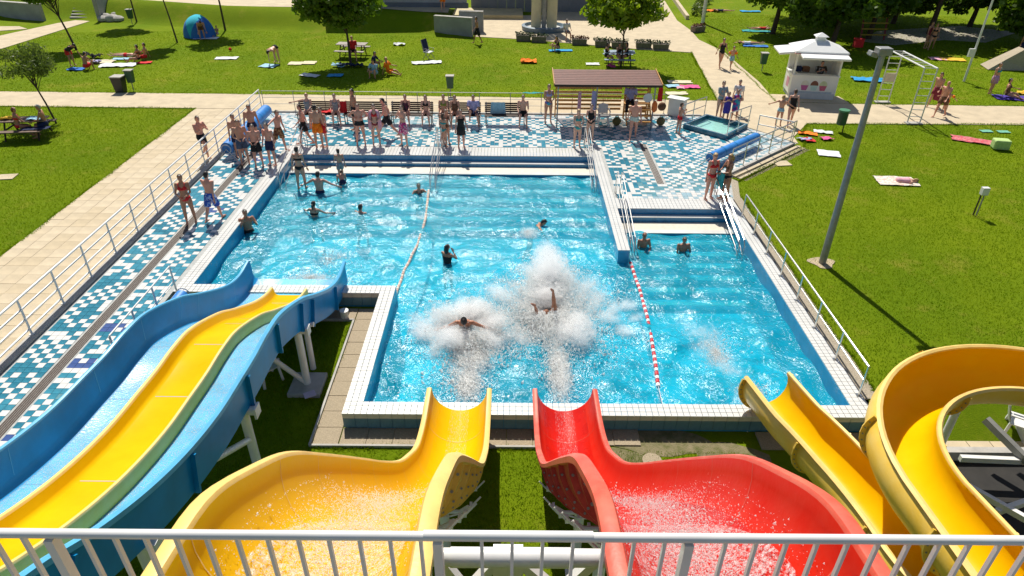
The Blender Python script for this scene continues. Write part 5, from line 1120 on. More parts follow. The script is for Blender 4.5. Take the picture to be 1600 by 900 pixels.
def skeleton(pose, h, fem=False, child=False):
    q = dict(L=(0, 1, 4), Rr=(0, 1, 4), aL=(2, 9, 10), aR=(2, 9, 10), lean=0); q.update(POSE[pose]); S = {}
    hs = 1.12 if child else 1.0
    lean = R(q['lean']); T_ = Rx(lean)  # forward is -Y
    hip = Vector((0, 0, .52*h)); sp_ = lambda z, y=0.: hip+T_ @ Vector((0, y*h, (z-.52)*h))
    S['T'] = T_; S['sp'] = sp_
    for s, key in ((-1, 'L'), (1, 'Rr')):
        fl, kn, ab = [R(v) for v in q[key]]
        th = Vector((s*math.sin(ab), -math.sin(fl)*math.cos(ab), -math.cos(fl)*math.cos(ab))); sh_ = Vector((s*math.sin(ab)*.5, -math.sin(fl-kn), -math.cos(fl-kn)))
        hj = hip+Vector((s*.052*h, 0, 0)); kj = hj+th*.245*h; aj = kj+sh_*.235*h
        up_ = -sh_; fd = Vector((0, -1, 0)); 
        if abs(sh_.z) < .6: fd = Vector((0, -.35, .94)) if fl > .5 else Vector((0, -1, -.2))
        if q['lean'] < -50 or q.get('flip') or q.get('lie'): fd = (sh_*.8+Vector((0, -.6, 0))).normalized()
        S['leg%d' % s] = (hj, kj, aj, aj+fd*.115*h-up_*.028*h, aj-fd*.03*h-up_*.03*h)
    shw = (.098 if fem else .112)*h
    for s, key in ((-1, 'aL'), (1, 'aR')):
        v = q[key]; fl, ab, el = R(v[0]), R(v[1]), R(v[2]); inw = v[3] if len(v) > 3 else 0.
        up = T_ @ Vector((s*math.sin(ab), -math.sin(fl)*math.cos(ab), -math.cos(fl)*math.cos(ab)))
        f2 = fl+el; fo = Vector((s*math.sin(ab)*(1-inw)-s*inw*1.1, -math.sin(f2)*math.cos(ab), -math.cos(f2)*math.cos(ab)*(1-.35*inw))).normalized(); fo = T_ @ fo
        sj = sp_(.812)+T_ @ Vector((s*shw, 0, 0)); ej = sj+up*.172*h; wj = ej+fo*.148*h
        S['arm%d' % s] = (sj, ej, wj, fo)
    S['q'] = q; S['hs'] = hs; return S
def body_mesh(S, h, fem, stout, child):
    b = MB(); sp_, T_, hs = S['sp'], S['T'], S['hs']; X, Y = T_ @ Vector((1, 0, 0)), T_ @ Vector((0, 1, 0)); k = 1+stout*.22
    prof = [(.475, .045, .045), (.50, .084, .062), (.54, .096 if fem else .090, .066), (.60, (.074 if fem else .082)*k, .055*k*(1+.5*stout)), (.65, (.072 if fem else .082)*k, .054*k*(1+.5*stout)), (.71, (.085 if fem else .095), .060), (.77, (.094 if fem else .107), .060), (.81, (.095 if fem else .112), .048), (.832, .066, .04), (.845, .036, .034), (.868, .031, .032), (.89, .030, .034)]
    b.loft([ring_(sp_(z, (-.012*stout if .55 < z < .68 else 0)), rx*h, ry*h, X, Y, 14) for z, rx, ry in prof])
    hc = sp_(.868)+T_ @ Vector((0, -.010*h, .064*h*hs)); S['head'] = hc
    b.ell(hc, (.044*h*hs, .054*h*hs, .066*h*hs), 12, 9, T_); b.ell(hc+T_ @ Vector((0, -.022*h, -.035*h*hs)), (.030*h, .030*h, .030*h), 8, 6, T_); b.ell(hc+T_ @ Vector((0, -.054*h*hs, -.008*h)), (.008*h, .012*h, .012*h), 6, 4, T_)
    for s in (-1, 1): b.ell(hc+T_ @ Vector((s*.044*h*hs, .002*h, -.004*h)), (.006*h, .011*h, .017*h), 6, 5, T_)
    if fem:
        for s in (-1, 1): b.ell(sp_(.735)+T_ @ Vector((s*.042*h, -.048*h, 0)), (.036*h, .032*h, .034*h), 9, 7, T_)
    lk = 1+.12*stout+(.05 if fem else 0)
    for s in (-1, 1):
        hj, kj, aj, toe, heel = S['leg%d' % s]
        b.tube([hj+Vector((0, 0, .012*h)), hj.lerp(kj, .25), hj.lerp(kj, .6), kj, kj.lerp(aj, .28), kj.lerp(aj, .65), aj, aj+(aj-kj).normalized()*.012*h], [.050*h*lk, .054*h*lk, .044*h*lk, .033*h, .034*h*lk, .026*h, .019*h, .017*h], 10)
        b.tube([heel, aj.lerp(toe, .12)+(heel-aj)*.35, aj.lerp(toe, .6), toe], [.018*h, .024*h, .021*h, .013*h], 8)
        sj, ej, wj, fo = S['arm%d' % s]; ak = 1 if not fem else .88
        b.ell(sj, (.036*h*ak, .034*h*ak, .036*h*ak), 9, 7)
        b.tube([sj, sj.lerp(ej, .35), sj.lerp(ej, .75), ej, ej.lerp(wj, .3), wj, wj+fo*.01*h], [.032*h*ak, .031*h*ak, .025*h*ak, .022*h*ak, .023*h*ak, .015*h, .014*h], 9)
    return b
def hand_mesh(b, S, h):
    for s in (-1, 1):
        sj, ej, wj, fo = S['arm%d' % s]; side = fo.cross(Vector((0, 1, 0)) if abs(fo.y) < .8 else Vector((1, 0, 0))).normalized(); nrm = side.cross(fo)
        M3 = Matrix((side, nrm, fo)).transposed(); b.ell(wj+fo*.026*h, (.021*h, .010*h, .030*h), 8, 6, M3)
        for i, (off, ln) in enumerate(((-.015, .040), (-.005, .046), (.005, .043), (.015, .034))):
            p = wj+fo*.048*h+side*off*h; m_ = p+fo*ln*.5*h+nrm*.003*h*s; b.tube([p, m_, m_+(fo*.8-nrm*.5*s).normalized()*ln*.45*h], [.0058*h, .0052*h, .004*h], 5)
        p = wj+fo*.018*h-side*.018*h*s; b.tube([p, p+(fo*.6-side*.7*s).normalized()*.022*h, p+(fo*.9-side*.45*s).normalized()*.042*h], [.0075*h, .006*h, .0045*h], 5)
def person(label, at, h=1.74, rz=0., pose='stand', skin=0, hair='dark', fem=False, stout=0., wear=(), hairlong=0, z=None, vox=.022, child=False, group=None, tilt=0., roll_=0.):
    S = skeleton(pose, h, fem, child); q = S['q']; b = body_mesh(S, h, fem, stout, child)
    low = min(min(S['leg%d' % s][4].z, S['leg%d' % s][3].z) for s in (-1, 1))-.014*h
    if q.get('sit') is not None: low = S['sp'](.52).z-.062*h-q['sit']
    at = Vector(at); zz = at.z if z is None else z
    r_ = thing('person', label, 'person', (at.x, at.y, zz), R(rz), group)
    inner = Matrix.Translation((0, 0, -low))
    if q.get('lie'): inner = Matrix.Translation((0, .5*h, .085*h)) @ Matrix.Rotation(R(90), 4, 'X') if False else Matrix.Translation((0, 0, .075*h)) @ Matrix.Rotation(R(-90), 4, 'X') @ Matrix.Translation((0, 0, -.5*h))
    if q.get('flip'): inner = Matrix.Translation((0, 0, .62*h)) @ Matrix.Rotation(R(168), 4, 'X') @ Matrix.Translation((0, 0, -.3*h))
    if tilt or roll_: inner = Matrix.Rotation(R(roll_), 4, 'Y') @ Matrix.Rotation(R(tilt), 4, 'X') @ inner
    me = b.mesh(SK[skin], 'all'); o = link('body', me, r_); o.matrix_local = inner
    m = o.modifiers.new('r', 'REMESH'); m.mode = 'VOXEL'; m.voxel_size = vox*h/1.74; m.use_smooth_shade = True
    m = o.modifiers.new('s', 'SMOOTH'); m.factor = .5; m.iterations = 4
    sp_, T_, hs = S['sp'], S['T'], S['hs']; X, Y = T_ @ Vector((1, 0, 0)), T_ @ Vector((0, 1, 0))
    # hands, eyes and mouth join the body mesh after it is remeshed
    hb_ = MB(); hand_mesh(hb_, S, h); hc = S['head']; hb_.mi = 1
    for s in (-1, 1): hb_.ell(hc+T_ @ Vector((s*.018*h, -.048*h*hs, .004*h)), (.006*h, .005*h, .004*h), 6, 4, T_)
    hb_.mi = 2; hb_.ell(hc+T_ @ Vector((0, -.050*h*hs, -.034*h)), (.013*h, .005*h, .004*h), 6, 4, T_)
    PEND.append((o, hb_, SK[skin]))
    def child_(name, mb, mt): c = mb.build(name, mt, r_, smooth='all'); c.matrix_local = inner; return c
    # hair
    if hair:
        hb = MB(); nn = 12; rows = []
        for i in range(7):
            ph = R(90-i*21); cz = max(.03, math.cos(ph)) if ph > 0 else math.cos(ph)
            row = []
            for k in range(nn):
                a = 2*PI*k/nn; fr = -math.sin(a); zz_ = math.sin(ph)
                if ph < R(32) and fr > -.25: zz_ = max(zz_, .48+.30*max(0, fr))
                row.append(hc+T_ @ Vector((.0475*h*hs*cz*math.cos(a)*1.03, .0585*h*hs*cz*math.sin(a)+.003*h, .0725*h*hs*zz_)))
            rows.append(row)
        hb.loft(rows)
        if hairlong == 1: hb.tube([hc+T_ @ Vector((0, .055*h, .01*h)), hc+T_ @ Vector((0, .075*h, -.03*h)), hc+T_ @ Vector((0, .065*h, -.11*h))], [.018*h, .022*h, .008*h], 8)
        if hairlong == 2: hb.ell(hc+T_ @ Vector((0, .028*h, -.04*h)), (.050*h, .034*h, .085*h), 10, 8, T_)
        child_('hair', hb, HR[hair])
    k = 1+stout*.22
    def tor(z0, z1, f=1.07, n=6, fl=0.):
        tb = [(.475, .05, .05), (.50, .088, .068), (.54, .096 if fem else .092, .068), (.60, (.076 if fem else .084)*k, .057*k*(1+.5*stout)), (.65, (.074 if fem else .084)*k, .056*k*(1+.5*stout)), (.71, .087 if fem else .096, .062), (.77, .096 if fem else .108, .062), (.81, .098 if fem else .113, .05), (.835, .06, .042)]
        out = []
        for i in range(n+1):
            z_ = z0+(z1-z0)*i/n; rx = np.interp(z_, [t[0] for t in tb], [t[1] for t in tb]); ry = np.interp(z_, [t[0] for t in tb], [t[2] for t in tb]); g__ = f+fl*(1-i/n); out.append(ring_(sp_(z_, (-.012*stout if .55 < z_ < .68 else 0)), rx*h*g__, ry*h*g__, X, Y, 14))
        return out
    for kind, mt in wear:
        c = MB()
        if kind in ('trunks', 'shorts', 'briefs'):
            c.loft(tor(.475, .592, 1.08, 5)); fr = {'trunks': .62, 'shorts': .85, 'briefs': .16}[kind]; lk = 1+.12*stout
            for s in (-1, 1):
                hj, kj, aj, _, _ = S['leg%d' % s]; c.tube([hj+Vector((0, 0, .02*h)), hj.lerp(kj, fr*.5), hj.lerp(kj, fr)], [.057*h*lk, .063*h*lk, (.063 if kind != 'briefs' else .058)*h*lk], 12)
            child_('shorts' if kind != 'briefs' else 'swim_briefs', c, mt)
        elif kind == 'bottom':
            c.loft(tor(.478, .562, 1.07, 5)); child_('bikini_bottom', c, mt)
        elif kind == 'top':
            c.loft(tor(.70, .745, 1.06, 3))
            for s in (-1, 1): c.ell(sp_(.737)+T_ @ Vector((s*.042*h, -.052*h, 0)), (.040*h, .034*h, .038*h), 9, 7, T_); c.tube([sp_(.75)+T_ @ Vector((s*.05*h, -.07*h, 0)), sp_(.815)+T_ @ Vector((s*.058*h, -.035*h, .022*h)), sp_(.79)+T_ @ Vector((s*.055*h, .055*h, 0))], .007*h, 5)
            child_('bikini_top', c, mt)
        elif kind == 'suit':
            c.loft(tor(.478, .775, 1.065, 10))
            for s in (-1, 1):
                if fem: c.ell(sp_(.737)+T_ @ Vector((s*.042*h, -.052*h, 0)), (.040*h, .034*h, .038*h), 9, 7, T_)
                c.tube([sp_(.76)+T_ @ Vector((s*.05*h, -.066*h, 0)), sp_(.818)+T_ @ Vector((s*.058*h, -.03*h, .02*h)), sp_(.76)+T_ @ Vector((s*.04*h, .064*h, 0))], .009*h, 5)
            child_('swimsuit', c, mt)
        elif kind == 'shirt':
            c.loft(tor(.52, .832, 1.13, 9))
            for s in (-1, 1): sj, ej, wj, fo = S['arm%d' % s]; c.tube([sj+(sj-ej)*.1, sj, sj.lerp(ej, .8)], [.036*h, .043*h, .038*h], 10)
            child_('shirt', c, mt)
        elif kind == 'skirt':
            c.loft([ring_(sp_(.60), .088*h, .066*h, X, Y, 16), ring_(sp_(.54), .106*h, .082*h, X, Y, 16), ring_(Vector((0, -.01*h, .36*h)), .125*h, .10*h, Vector((1, 0, 0)), Vector((0, 1, 0)), 16)]); child_('skirt', c, mt)
        elif kind == 'wrap':
            rows = []
            for i, (z_, rx, ry) in enumerate(((.30, .112, .10), (.42, .122, .105), (.55, .118, .098), (.68, .122, .094), (.78, .130, .088), (.83, .105, .07), (.845, .07, .055))): rows.append([p+(p-sp_(z_)).normalized()*.006*h*math.sin(5*2*PI*kk/20+i) for kk, p in enumerate(ring_(sp_(z_) if z_ > .5 else Vector((0, 0, z_*h)), rx*h, ry*h, X, Y, 20))])
            c.loft(rows); child_('towel_wrap', c, mt)
        elif kind == 'shawl':   # towel over the shoulders, open in front
            rows = []
            for z_, rx, ry in ((.40, .155, .10), (.55, .16, .105), (.68, .155, .10), (.78, .14, .085), (.83, .10, .065), (.85, .05, .05)):
                cc = sp_(z_); rows.append([cc+X*(rx*h*math.sin(a))+Y*(ry*h*math.cos(a))+Vector((0, 0, 0)) for a in np.linspace(R(-152), R(152), 18)])
            c.loft(rows, closed=False); c.loft([[p*.985+sp_(.6)*.015 for p in r2] for r2 in reversed(rows)], closed=False); child_('towel_shawl', c, mt)
        elif kind == 'sidetowel':
            sj, ej, wj, fo = S['arm1']; c.loft([[wj+Vector((u*.10*h, .02*h*math.sin(u*7)-.01*h, dz*h)) for u in np.linspace(-1, 1, 7)] for dz in (.02, -.08, -.2, -.29)], closed=False); c.loft([[wj+Vector((u*.10*h, .02*h*math.sin(u*7)+.004*h, dz*h)) for u in np.linspace(1, -1, 7)] for dz in (.02, -.08, -.2, -.29)], closed=False); child_('towel', c, mt)
        elif kind == 'armbands':
            for s in (-1, 1): sj, ej, wj, fo = S['arm%d' % s]; c.tube([sj.lerp(ej, .35), sj.lerp(ej, .5), sj.lerp(ej, .85), sj.lerp(ej, .95)], [.03*h, .062*h, .062*h, .03*h], 10)
            child_('armbands', c, mt)
        elif kind == 'trousers':
            c.loft(tor(.475, .6, 1.1, 5))
            for s in (-1, 1): hj, kj, aj, _, _ = S['leg%d' % s]; c.tube([hj, hj.lerp(kj, .5), kj, kj.lerp(aj, .9)], [.06*h, .058*h, .045*h, .036*h], 12)
            child_('trousers', c, mt)
    return r_
W = WZ
TR, SHO, BRF, BOT, TOP, SUIT, SHIRT, SKIRT, WRAP, SHAWL = 'trunks', 'shorts', 'briefs', 'bottom', 'top', 'suit', 'shirt', 'skirt', 'wrap', 'shawl'
def pp(x, y, label, **k): return person(label, G(x, y), **k)
# rz: 0 faces the near edge, 180 the back of the park, 90 the right
pp(322, 249, 'man in dark shorts on the slab path, one knee lifted, hands at his chest', h=1.76, rz=60, pose='kneelift', skin=3, hair='brown', wear=((TR, C_black),))
pp(384, 256, 'teenage boy in slate blue shorts at the front of the corner group', h=1.76, rz=25, pose='clasp', skin=1, wear=((TR, cm('slate', (.06, .09, .16))),))
pp(376, 245, 'boy half hidden behind the one in slate blue shorts', h=1.74, rz=40, pose='stand', skin=1, wear=((TR, C_navy),))
pp(406, 260, 'boy in black shorts in the middle of the corner group', h=1.68, rz=10, pose='clasp', skin=3, wear=((TR, C_black),))
pp(427, 258, 'boy in dark navy shorts right of the boy in black shorts', h=1.68, rz=-20, pose='stand', skin=3, wear=((TR, C_navy),))
pp(400, 229, 'boy in navy and white trunks standing behind the corner group', h=1.76, rz=20, pose='relax', skin=1, wear=((BRF, C_navy),))
pp(440, 236, 'boy in brown patterned shorts holding the pool handrail', h=1.72, rz=70, pose='reach', skin=3, hair='brown', wear=((SHO, P_brown),))
pp(300, 349, 'girl in bright red bikini walking along the left deck', h=1.70, rz=15, pose='clasp', skin=2, fem=True, wear=((TOP, C_red), (BOT, C_red)), hairlong=1)
pp(337, 344, 'boy in blue patterned shorts walking away beside the girl in red', h=1.70, rz=165, pose='walk', skin=3, wear=((SHO, P_blue),))
pp(470, 278, 'woman in black bikini standing on the wet pool steps', h=1.66, rz=175, pose='relax', skin=1, fem=True, wear=((TOP, C_black), (BOT, C_black)), z=-.45)
pp(532, 266, 'small child in grey shorts stepping down the pool steps', h=1.22, rz=200, pose='walk', skin=1, hair='dark', child=True, wear=((TR, C_grey),), z=-.38)
pp(479, 226, 'man in black and grey trunks stooping behind the man in orange shorts', h=1.74, rz=-70, pose='walk', skin=3, hair='brown', wear=((TR, C_black),))
pp(500, 231, 'man in bright orange shorts seen from behind', h=1.78, rz=180, pose='stand', skin=1, wear=((TR, C_orange),))
pp(508, 229, 'boy in red trunks half hidden by the man in orange shorts', h=1.66, rz=-30, pose='stand', skin=3, wear=((TR, C_red),))
pp(557, 205, 'tanned man in dark trunks standing before the benches', h=1.86, rz=-60, pose='relax', skin=2, wear=((TR, C_black),))
pp(565, 226, 'stout man with reddened chest and black trunks, hands on hips', h=1.74, rz=10, pose='hips', skin=3, hair='brown', stout=.5, wear=((BRF, C_black),))
pp(589, 226, 'woman with a lilac pink towel round her shoulders and red top', h=1.74, rz=10, pose='clasp', skin=0, fem=True, stout=.3, wear=((TOP, C_red), (BOT, C_maroon), (SHAWL, C_lpink)), hairlong=1)
pp(607, 214, 'man in black shorts striding behind the woman in the pink towel', h=1.82, rz=-75, pose='stride', skin=3, wear=((TR, C_black),))
pp(632, 228, 'young man in pink floral shorts at the pool edge', h=1.72, rz=-40, pose='chest', skin=0, hair='brown', wear=((SHO, P_flor),))
pp(694, 230, 'girl in teal bikini bottoms at the pool edge', h=1.42, rz=150, pose='chest', skin=1, fem=True, hair='brown', wear=((BOT, C_teal), (TOP, C_teal)), hairlong=2)
pp(698, 225, 'girl standing behind the girl in teal bikini bottoms', h=1.48, rz=30, pose='stand', skin=1, fem=True, hair='brown', wear=((SUIT, C_brown),), hairlong=2)
pp(721, 231, 'woman in a black swim dress with skirt', h=1.62, rz=20, pose='relax', skin=3, fem=True, hair='dark', stout=.3, wear=((SUIT, C_black), (SKIRT, C_black)), hairlong=1)
def bs(x, label, **k): return person(label, Vector((x, 29.92, 0)), z=0., **{**dict(rz=0, pose='sit'), **k})
bs(-9.15, 'woman in pale grey swimsuit on a bench, arm along the backrest', pose='sitarm', skin=0, fem=True, hair='blond', h=1.66, wear=((SUIT, C_grey),))
bs(-7.9, 'woman in grey swimsuit sitting in front of a red towel', skin=0, fem=True, hair='brown', h=1.68, wear=((SUIT, C_grey),), rz=10)
hang('towel', 'red towel on the bench back behind the seated woman in grey', -7.62, 30.06, .42, .95, .4, C_red)
bs(-4.75, 'woman in dark floral swimsuit on a bench', skin=3, fem=True, hair='brown', h=1.66, wear=((SUIT, P_dark),))
bs(-3.85, 'young woman in dark bikini at the bench end', skin=0, fem=True, hair='brown', h=1.64, wear=((TOP, C_black), (BOT, C_black)), hairlong=2)
bs(-3.05, 'woman in yellow green bikini on the bench behind the girls', skin=1, fem=True, hair='brown', h=1.70, wear=((TOP, cm('olive_green', (.28, .30, .05))), (BOT, MATS['cloth_olive_green'])))
bs(-2.55, 'bare-shouldered woman beside the one in yellow green bikini', skin=1, fem=True, hair='brown', h=1.64, wear=((SUIT, C_brown),))
bs(-1.72, 'man with pale towel on his shoulder sitting with one knee up', pose='sitknee', skin=1, hair='dark', h=1.72, wear=((TR, C_navy), (SHIRT, C_lav)))
bs(.5, 'seated person in dark trunks with hands at the face beside the blue towel', pose='sit', skin=0, hair='brown', h=1.72, wear=((TR, C_black),))
pp(856, 192, 'woman in patterned bikini with lime ties standing by the shelter post', h=1.76, rz=10, pose='clasp', skin=1, fem=True, hair='brown', wear=((TOP, C_lav), (BOT, P_multi)))
pp(901, 230, 'girl in teal green bikini with sunglasses on the pool edge', h=1.62, rz=10, pose='clasp', skin=0, fem=True, hair='blond', wear=((TOP, C_teal), (BOT, C_teal)))
pp(921, 220, 'woman in black swimsuit behind the curved handrail', h=1.58, rz=-10, pose='clasp', skin=0, fem=True, hair='brown', wear=((SUIT, C_black),))
person('lifeguard in white shirt sitting on the raised wooden seat', (5.38, 30.62, 0), z=0, h=1.76, rz=-5, pose='sithigh', skin=1, hair='dark', wear=((SHIRT, C_lav), ('trousers', C_black)))
pp(988, 218, 'older grey-haired man in white trunks walking onto the deck', h=1.78, rz=-10, pose='walk', skin=3, hair='grey', stout=.2, wear=((BRF, cm('pale_green', (.55, .62, .55))),))
pp(1059, 209, 'child holding a pink towel at the foot basin corner', h=1.36, rz=100, pose='chest', skin=1, hair='brown', child=True, wear=((BRF, C_red),))
pp(1122, 184, 'woman in grey blue hoodie next to the foot basin', h=1.72, rz=20, pose='clasp', skin=0, fem=True, hair='brown', wear=((SHIRT, cm('grey_blue', (.30, .38, .42))), (BOT, C_black)))
pp(1132, 190, 'child wrapped in a deep purple towel beside the foot basin', h=1.36, rz=-10, pose='chest', skin=1, hair='brown', child=True, wear=((WRAP, C_purple),))
pp(1148, 178, 'woman in white shirt behind the child in the bright print towel', h=1.62, rz=-20, pose='stand', skin=0, fem=True, hair='brown', wear=((SHIRT, C_white), (BOT, C_black)), hairlong=1)
pp(1146, 187, 'child wrapped in a blue and red print towel', h=1.38, rz=-10, pose='chest', skin=1, hair='brown', child=True, wear=((WRAP, P_multi),))
pp(1215, 196, 'boy in turquoise trunks walking towards the kiosk', h=1.36, rz=150, pose='armsout', skin=1, hair='blond', child=True, wear=((BRF, C_lblue),))
pp(1232, 196, 'woman in black cross-back swimsuit walking towards the kiosk', h=1.66, rz=170, pose='walk', skin=0, fem=True, hair='brown', wear=((SUIT, C_black),))
pp(1106, 311, 'woman in red bikini talking above the side pool steps', h=1.72, rz=15, pose='relax', skin=3, fem=True, hair='blond', wear=((TOP, C_red), (BOT, C_red)))
pp(1130, 313, 'woman in brown bikini with a teal towel facing the woman in red', h=1.72, rz=-75, pose='clasp', skin=2, fem=True, hair='blond', wear=((TOP, C_brown), (BOT, C_black), ('sidetowel', C_teal)), hairlong=1)
# far lawn and paths
pp(1124, 106, 'woman in black swimsuit walking up the diagonal path', h=1.72, rz=10, pose='walk', skin=1, fem=True, hair='brown', wear=((SUIT, C_black),), vox=.03)
pp(1141, 108, 'child with orange armbands on the diagonal path', h=1.32, rz=10, pose='walk', skin=1, hair='brown', child=True, wear=((TR, C_lblue), ('armbands', C_orange)), vox=.03)
pp(1466, 183, 'bald man in dark brown shorts walking along the back path', h=1.74, rz=-60, pose='walk', skin=3, hair=None, wear=((TR, C_brown),), vox=.03)
pp(1456, 167, 'man with a dark red towel walking behind the ladder frame', h=1.72, rz=-60, pose='walk', skin=1, hair='brown', wear=((TR, C_maroon), ('sidetowel', C_maroon)), vox=.03)
pp(1474, 176, 'small child with orange armbands beside the bald man', h=1.1, rz=-60, pose='armsout', skin=1, hair='blond', child=True, wear=((BRF, C_orange), ('armbands', C_orange)), vox=.03)
pp(1546, 147, 'woman with a lilac skirt by the purple mat', h=1.62, rz=20, pose='relax', skin=1, fem=True, hair='brown', wear=((TOP, C_teal), (SKIRT, cm('lilac', (.5, .28, .48)))), vox=.03)
pp(1572, 152, 'woman sitting on the purple mat', h=1.64, rz=60, pose='ground', skin=1, fem=True, hair='dark', wear=((SUIT, C_brown),), vox=.03)
pp(1445, 76, 'person in red standing in the shade under the trees', h=1.7, rz=30, pose='stand', skin=1, hair='brown', wear=((SUIT, C_maroon),), vox=.035)
pp(1453, 78, 'person in bikini leaning beside the one in red under the trees', h=1.7, rz=-30, pose='walk', skin=1, fem=True, hair='blond', wear=((TOP, C_black), (BOT, C_black)), vox=.035)
pp(1592, 92, 'bare-chested person standing behind the beige tent', h=1.7, rz=0, pose='stand', skin=2, hair='dark', wear=((TR, C_navy),), vox=.035)
pp(690, 24, 'bare-chested man on the promenade by the panelled wall', h=1.74, rz=10, pose='walk', skin=1, wear=((TR, C_orange),), vox=.035, z=1.13).location = (-5.0, 51.6, 1.13)
pp(746, 68, 'man in black shorts walking past the short concrete wall', h=1.72, rz=-70, pose='walk', skin=2, wear=((SHO, C_black),), vox=.035)
pp(884, 62, 'person in white shirt sitting on the planter edge', h=1.66, rz=20, pose='sit', skin=1, hair='dark', wear=((SHIRT, C_white), (TR, C_grey)), vox=.035)
pp(872, 79, 'woman sitting on the blue towel by the planters', h=1.62, rz=-60, pose='hug', skin=1, fem=True, hair='dark', wear=((SUIT, C_black),), vox=.035, hairlong=2)
for x, rz, lb in ((946, 100, 'dark-haired girl at the left of the bluish picnic table'), (965, 20, 'dark-haired girl behind the tree trunk at the bluish table'), (978, -100, 'dark-haired girl at the right of the bluish picnic table')): pp(x, 102, lb, h=1.58, rz=rz, pose='sit', skin=1, fem=True, hair='dark', wear=((SUIT, C_black),), vox=.035, hairlong=2)
pp(434, 98, 'person in dark trunks bending down over a towel', h=1.72, rz=-20, pose='bend', skin=0, hair='dark', wear=((BRF, C_black),), vox=.03)
pp(553, 93, 'man in open red shirt sitting at the grey picnic table', h=1.72, rz=10, pose='sit', skin=3, hair='blond', wear=((SHIRT, C_red), (TR, C_black)), vox=.03)
pp(587, 119, 'person in pale blue shirt crouching in the tree shade', h=1.66, rz=-20, pose='hug', skin=1, hair='dark', wear=((SHIRT, C_lblue), (TR, C_lblue)), vox=.03)
pp(607, 116, 'person in orange shirt sitting in the tree shade', h=1.60, rz=80, pose='ground', skin=1, hair='blond', wear=((SHIRT, C_orange), (TR, C_orange)), vox=.03)
pp(583, 106, 'person in navy lying under the full round tree', h=1.6, rz=80, pose='hug', skin=1, hair='dark', wear=((SHIRT, C_navy), (TR, C_navy)), vox=.035)
pp(36, 217, 'woman with red hair and red bikini at the brown picnic table', h=1.64, rz=140, pose='sit', skin=2, fem=True, hair='red', wear=((BOT, C_red), (TOP, C_red)), vox=.025)
pp(78, 213, 'grey-haired man sitting at the end of the brown picnic table', h=1.72, rz=-70, pose='sit', skin=2, hair='grey', wear=((TR, C_navy),), vox=.025)
pp(113, 103, 'person with dark back bending forward beside the family group', h=1.7, rz=70, pose='bend2', skin=2, hair='dark', wear=((SHIRT, C_black), (TR, C_red)), vox=.03)
pp(135, 109, 'person in bright red shorts kneeling on a blue towel', h=1.66, rz=160, pose='hug', skin=2, hair='dark', wear=((TR, C_red),), vox=.03)
pp(217, 96, 'woman sitting up with bare back among the family group', h=1.62, rz=-80, pose='ground', skin=2, fem=True, hair='dark', wear=((BOT, C_black), (TOP, C_black)), vox=.03)
pp(228, 93, 'person sitting behind the bare-backed woman', h=1.62, rz=-70, pose='ground', skin=1, hair='brown', wear=((TR, C_red),), vox=.03)
pp(196, 89, 'person in red trunks lying on towels of the family group', h=1.66, rz=-85, pose='lie', skin=0, hair='brown', wear=((BRF, C_red),), vox=.03)
pp(317, 62, 'person bending at the door of the blue pop-up tent', h=1.7, rz=30, pose='bend2', skin=1, hair='brown', wear=((TR, C_brown),), vox=.035)
pp(340, 56, 'small child sitting on the mat by the blue tent', h=1.05, rz=0, pose='ground', skin=1, hair='blond', child=True, wear=((BRF, C_blue),), vox=.035)
pp(1395, 283, 'person in pale pink lying curled on the cream printed towel', h=1.5, rz=85, pose='hug', skin=0, hair='blond', wear=((SUIT, C_lpink),), vox=.035).rotation_euler = (R(72), 0, R(80))
pp(1130, 19, 'person in navy lying in the shade by the orange towel', h=1.6, rz=80, pose='lie', skin=1, hair='dark', wear=((SUIT, C_navy),), vox=.04)
pp(1186, 47, 'sunbather in red lying on the teal towel in the shade', h=1.6, rz=-85, pose='lie', skin=1, hair='dark', wear=((SUIT, C_red),), vox=.04)
pp(1172, 70, 'reading sunbather in white lying near the kiosk trees', h=1.6, rz=85, pose='lie', skin=1, hair='dark', wear=((SUIT, C_white),), vox=.04)
person('ice-cream seller in dark clothes inside the kiosk', (15.75, 35.1, 0), z=.12, h=1.6, rz=0, pose='chest', skin=1, hair='dark', wear=((SHIRT, C_black), ('trousers', C_black)), vox=.03)
# bathers: the water hides what is below
def wade(x, y, depth, label, **k): p = G(x, y, W); return person(label, p, z=W-depth, **k)
wade(389, 362, .95, 'man standing in the water at the left wall, hands at his face', h=1.76, rz=30, pose='face', skin=2, hair='dark', wear=((TR, C_black),))
wade(500, 299, .98, 'man seen from behind in waist-deep water', h=1.76, rz=175, pose='armsout', skin=3, hair='dark', wear=((TR, C_navy),))
wade(536, 289, .55, 'dark-haired child crouching in the water below the steps', h=1.25, rz=200, pose='bend2', skin=1, hair='dark', child=True, wear=((BRF, C_navy),))
wade(491, 338, 1.05, 'girl with a ponytail standing in chest-deep water', h=1.62, rz=170, pose='tread', skin=1, fem=True, hair='dark', wear=((TOP, C_black), (BOT, C_black)), hairlong=1)
wade(562, 333, 1.34, 'dark-haired swimmer with only the shoulders above water', h=1.68, rz=160, pose='tread', skin=1, hair='dark', wear=((TR, C_black),))
wade(654, 300, 1.22, 'woman with wet dark hair swimming next to the step handrail', h=1.64, rz=20, pose='tread', skin=1, fem=True, hair='dark', wear=((SUIT, C_black),), hairlong=1)
wade(699, 410, 1.05, 'person with long dark hair holding something in the middle of the pool', h=1.66, rz=150, pose='face', skin=2, fem=True, hair='dark', wear=((SUIT, C_black),), hairlong=2)
wade(829, 354, 1.25, 'swimmer stretching one arm forward in the middle of the pool', h=1.70, rz=90, pose='swim1', skin=2, hair='dark', wear=((SUIT, C_black),))
wade(1005, 385, 1.0, 'boy leaning on a ball in the side pool by the dividing wall', h=1.5, rz=10, pose='clasp', skin=2, hair='red', wear=((TR, C_black),))
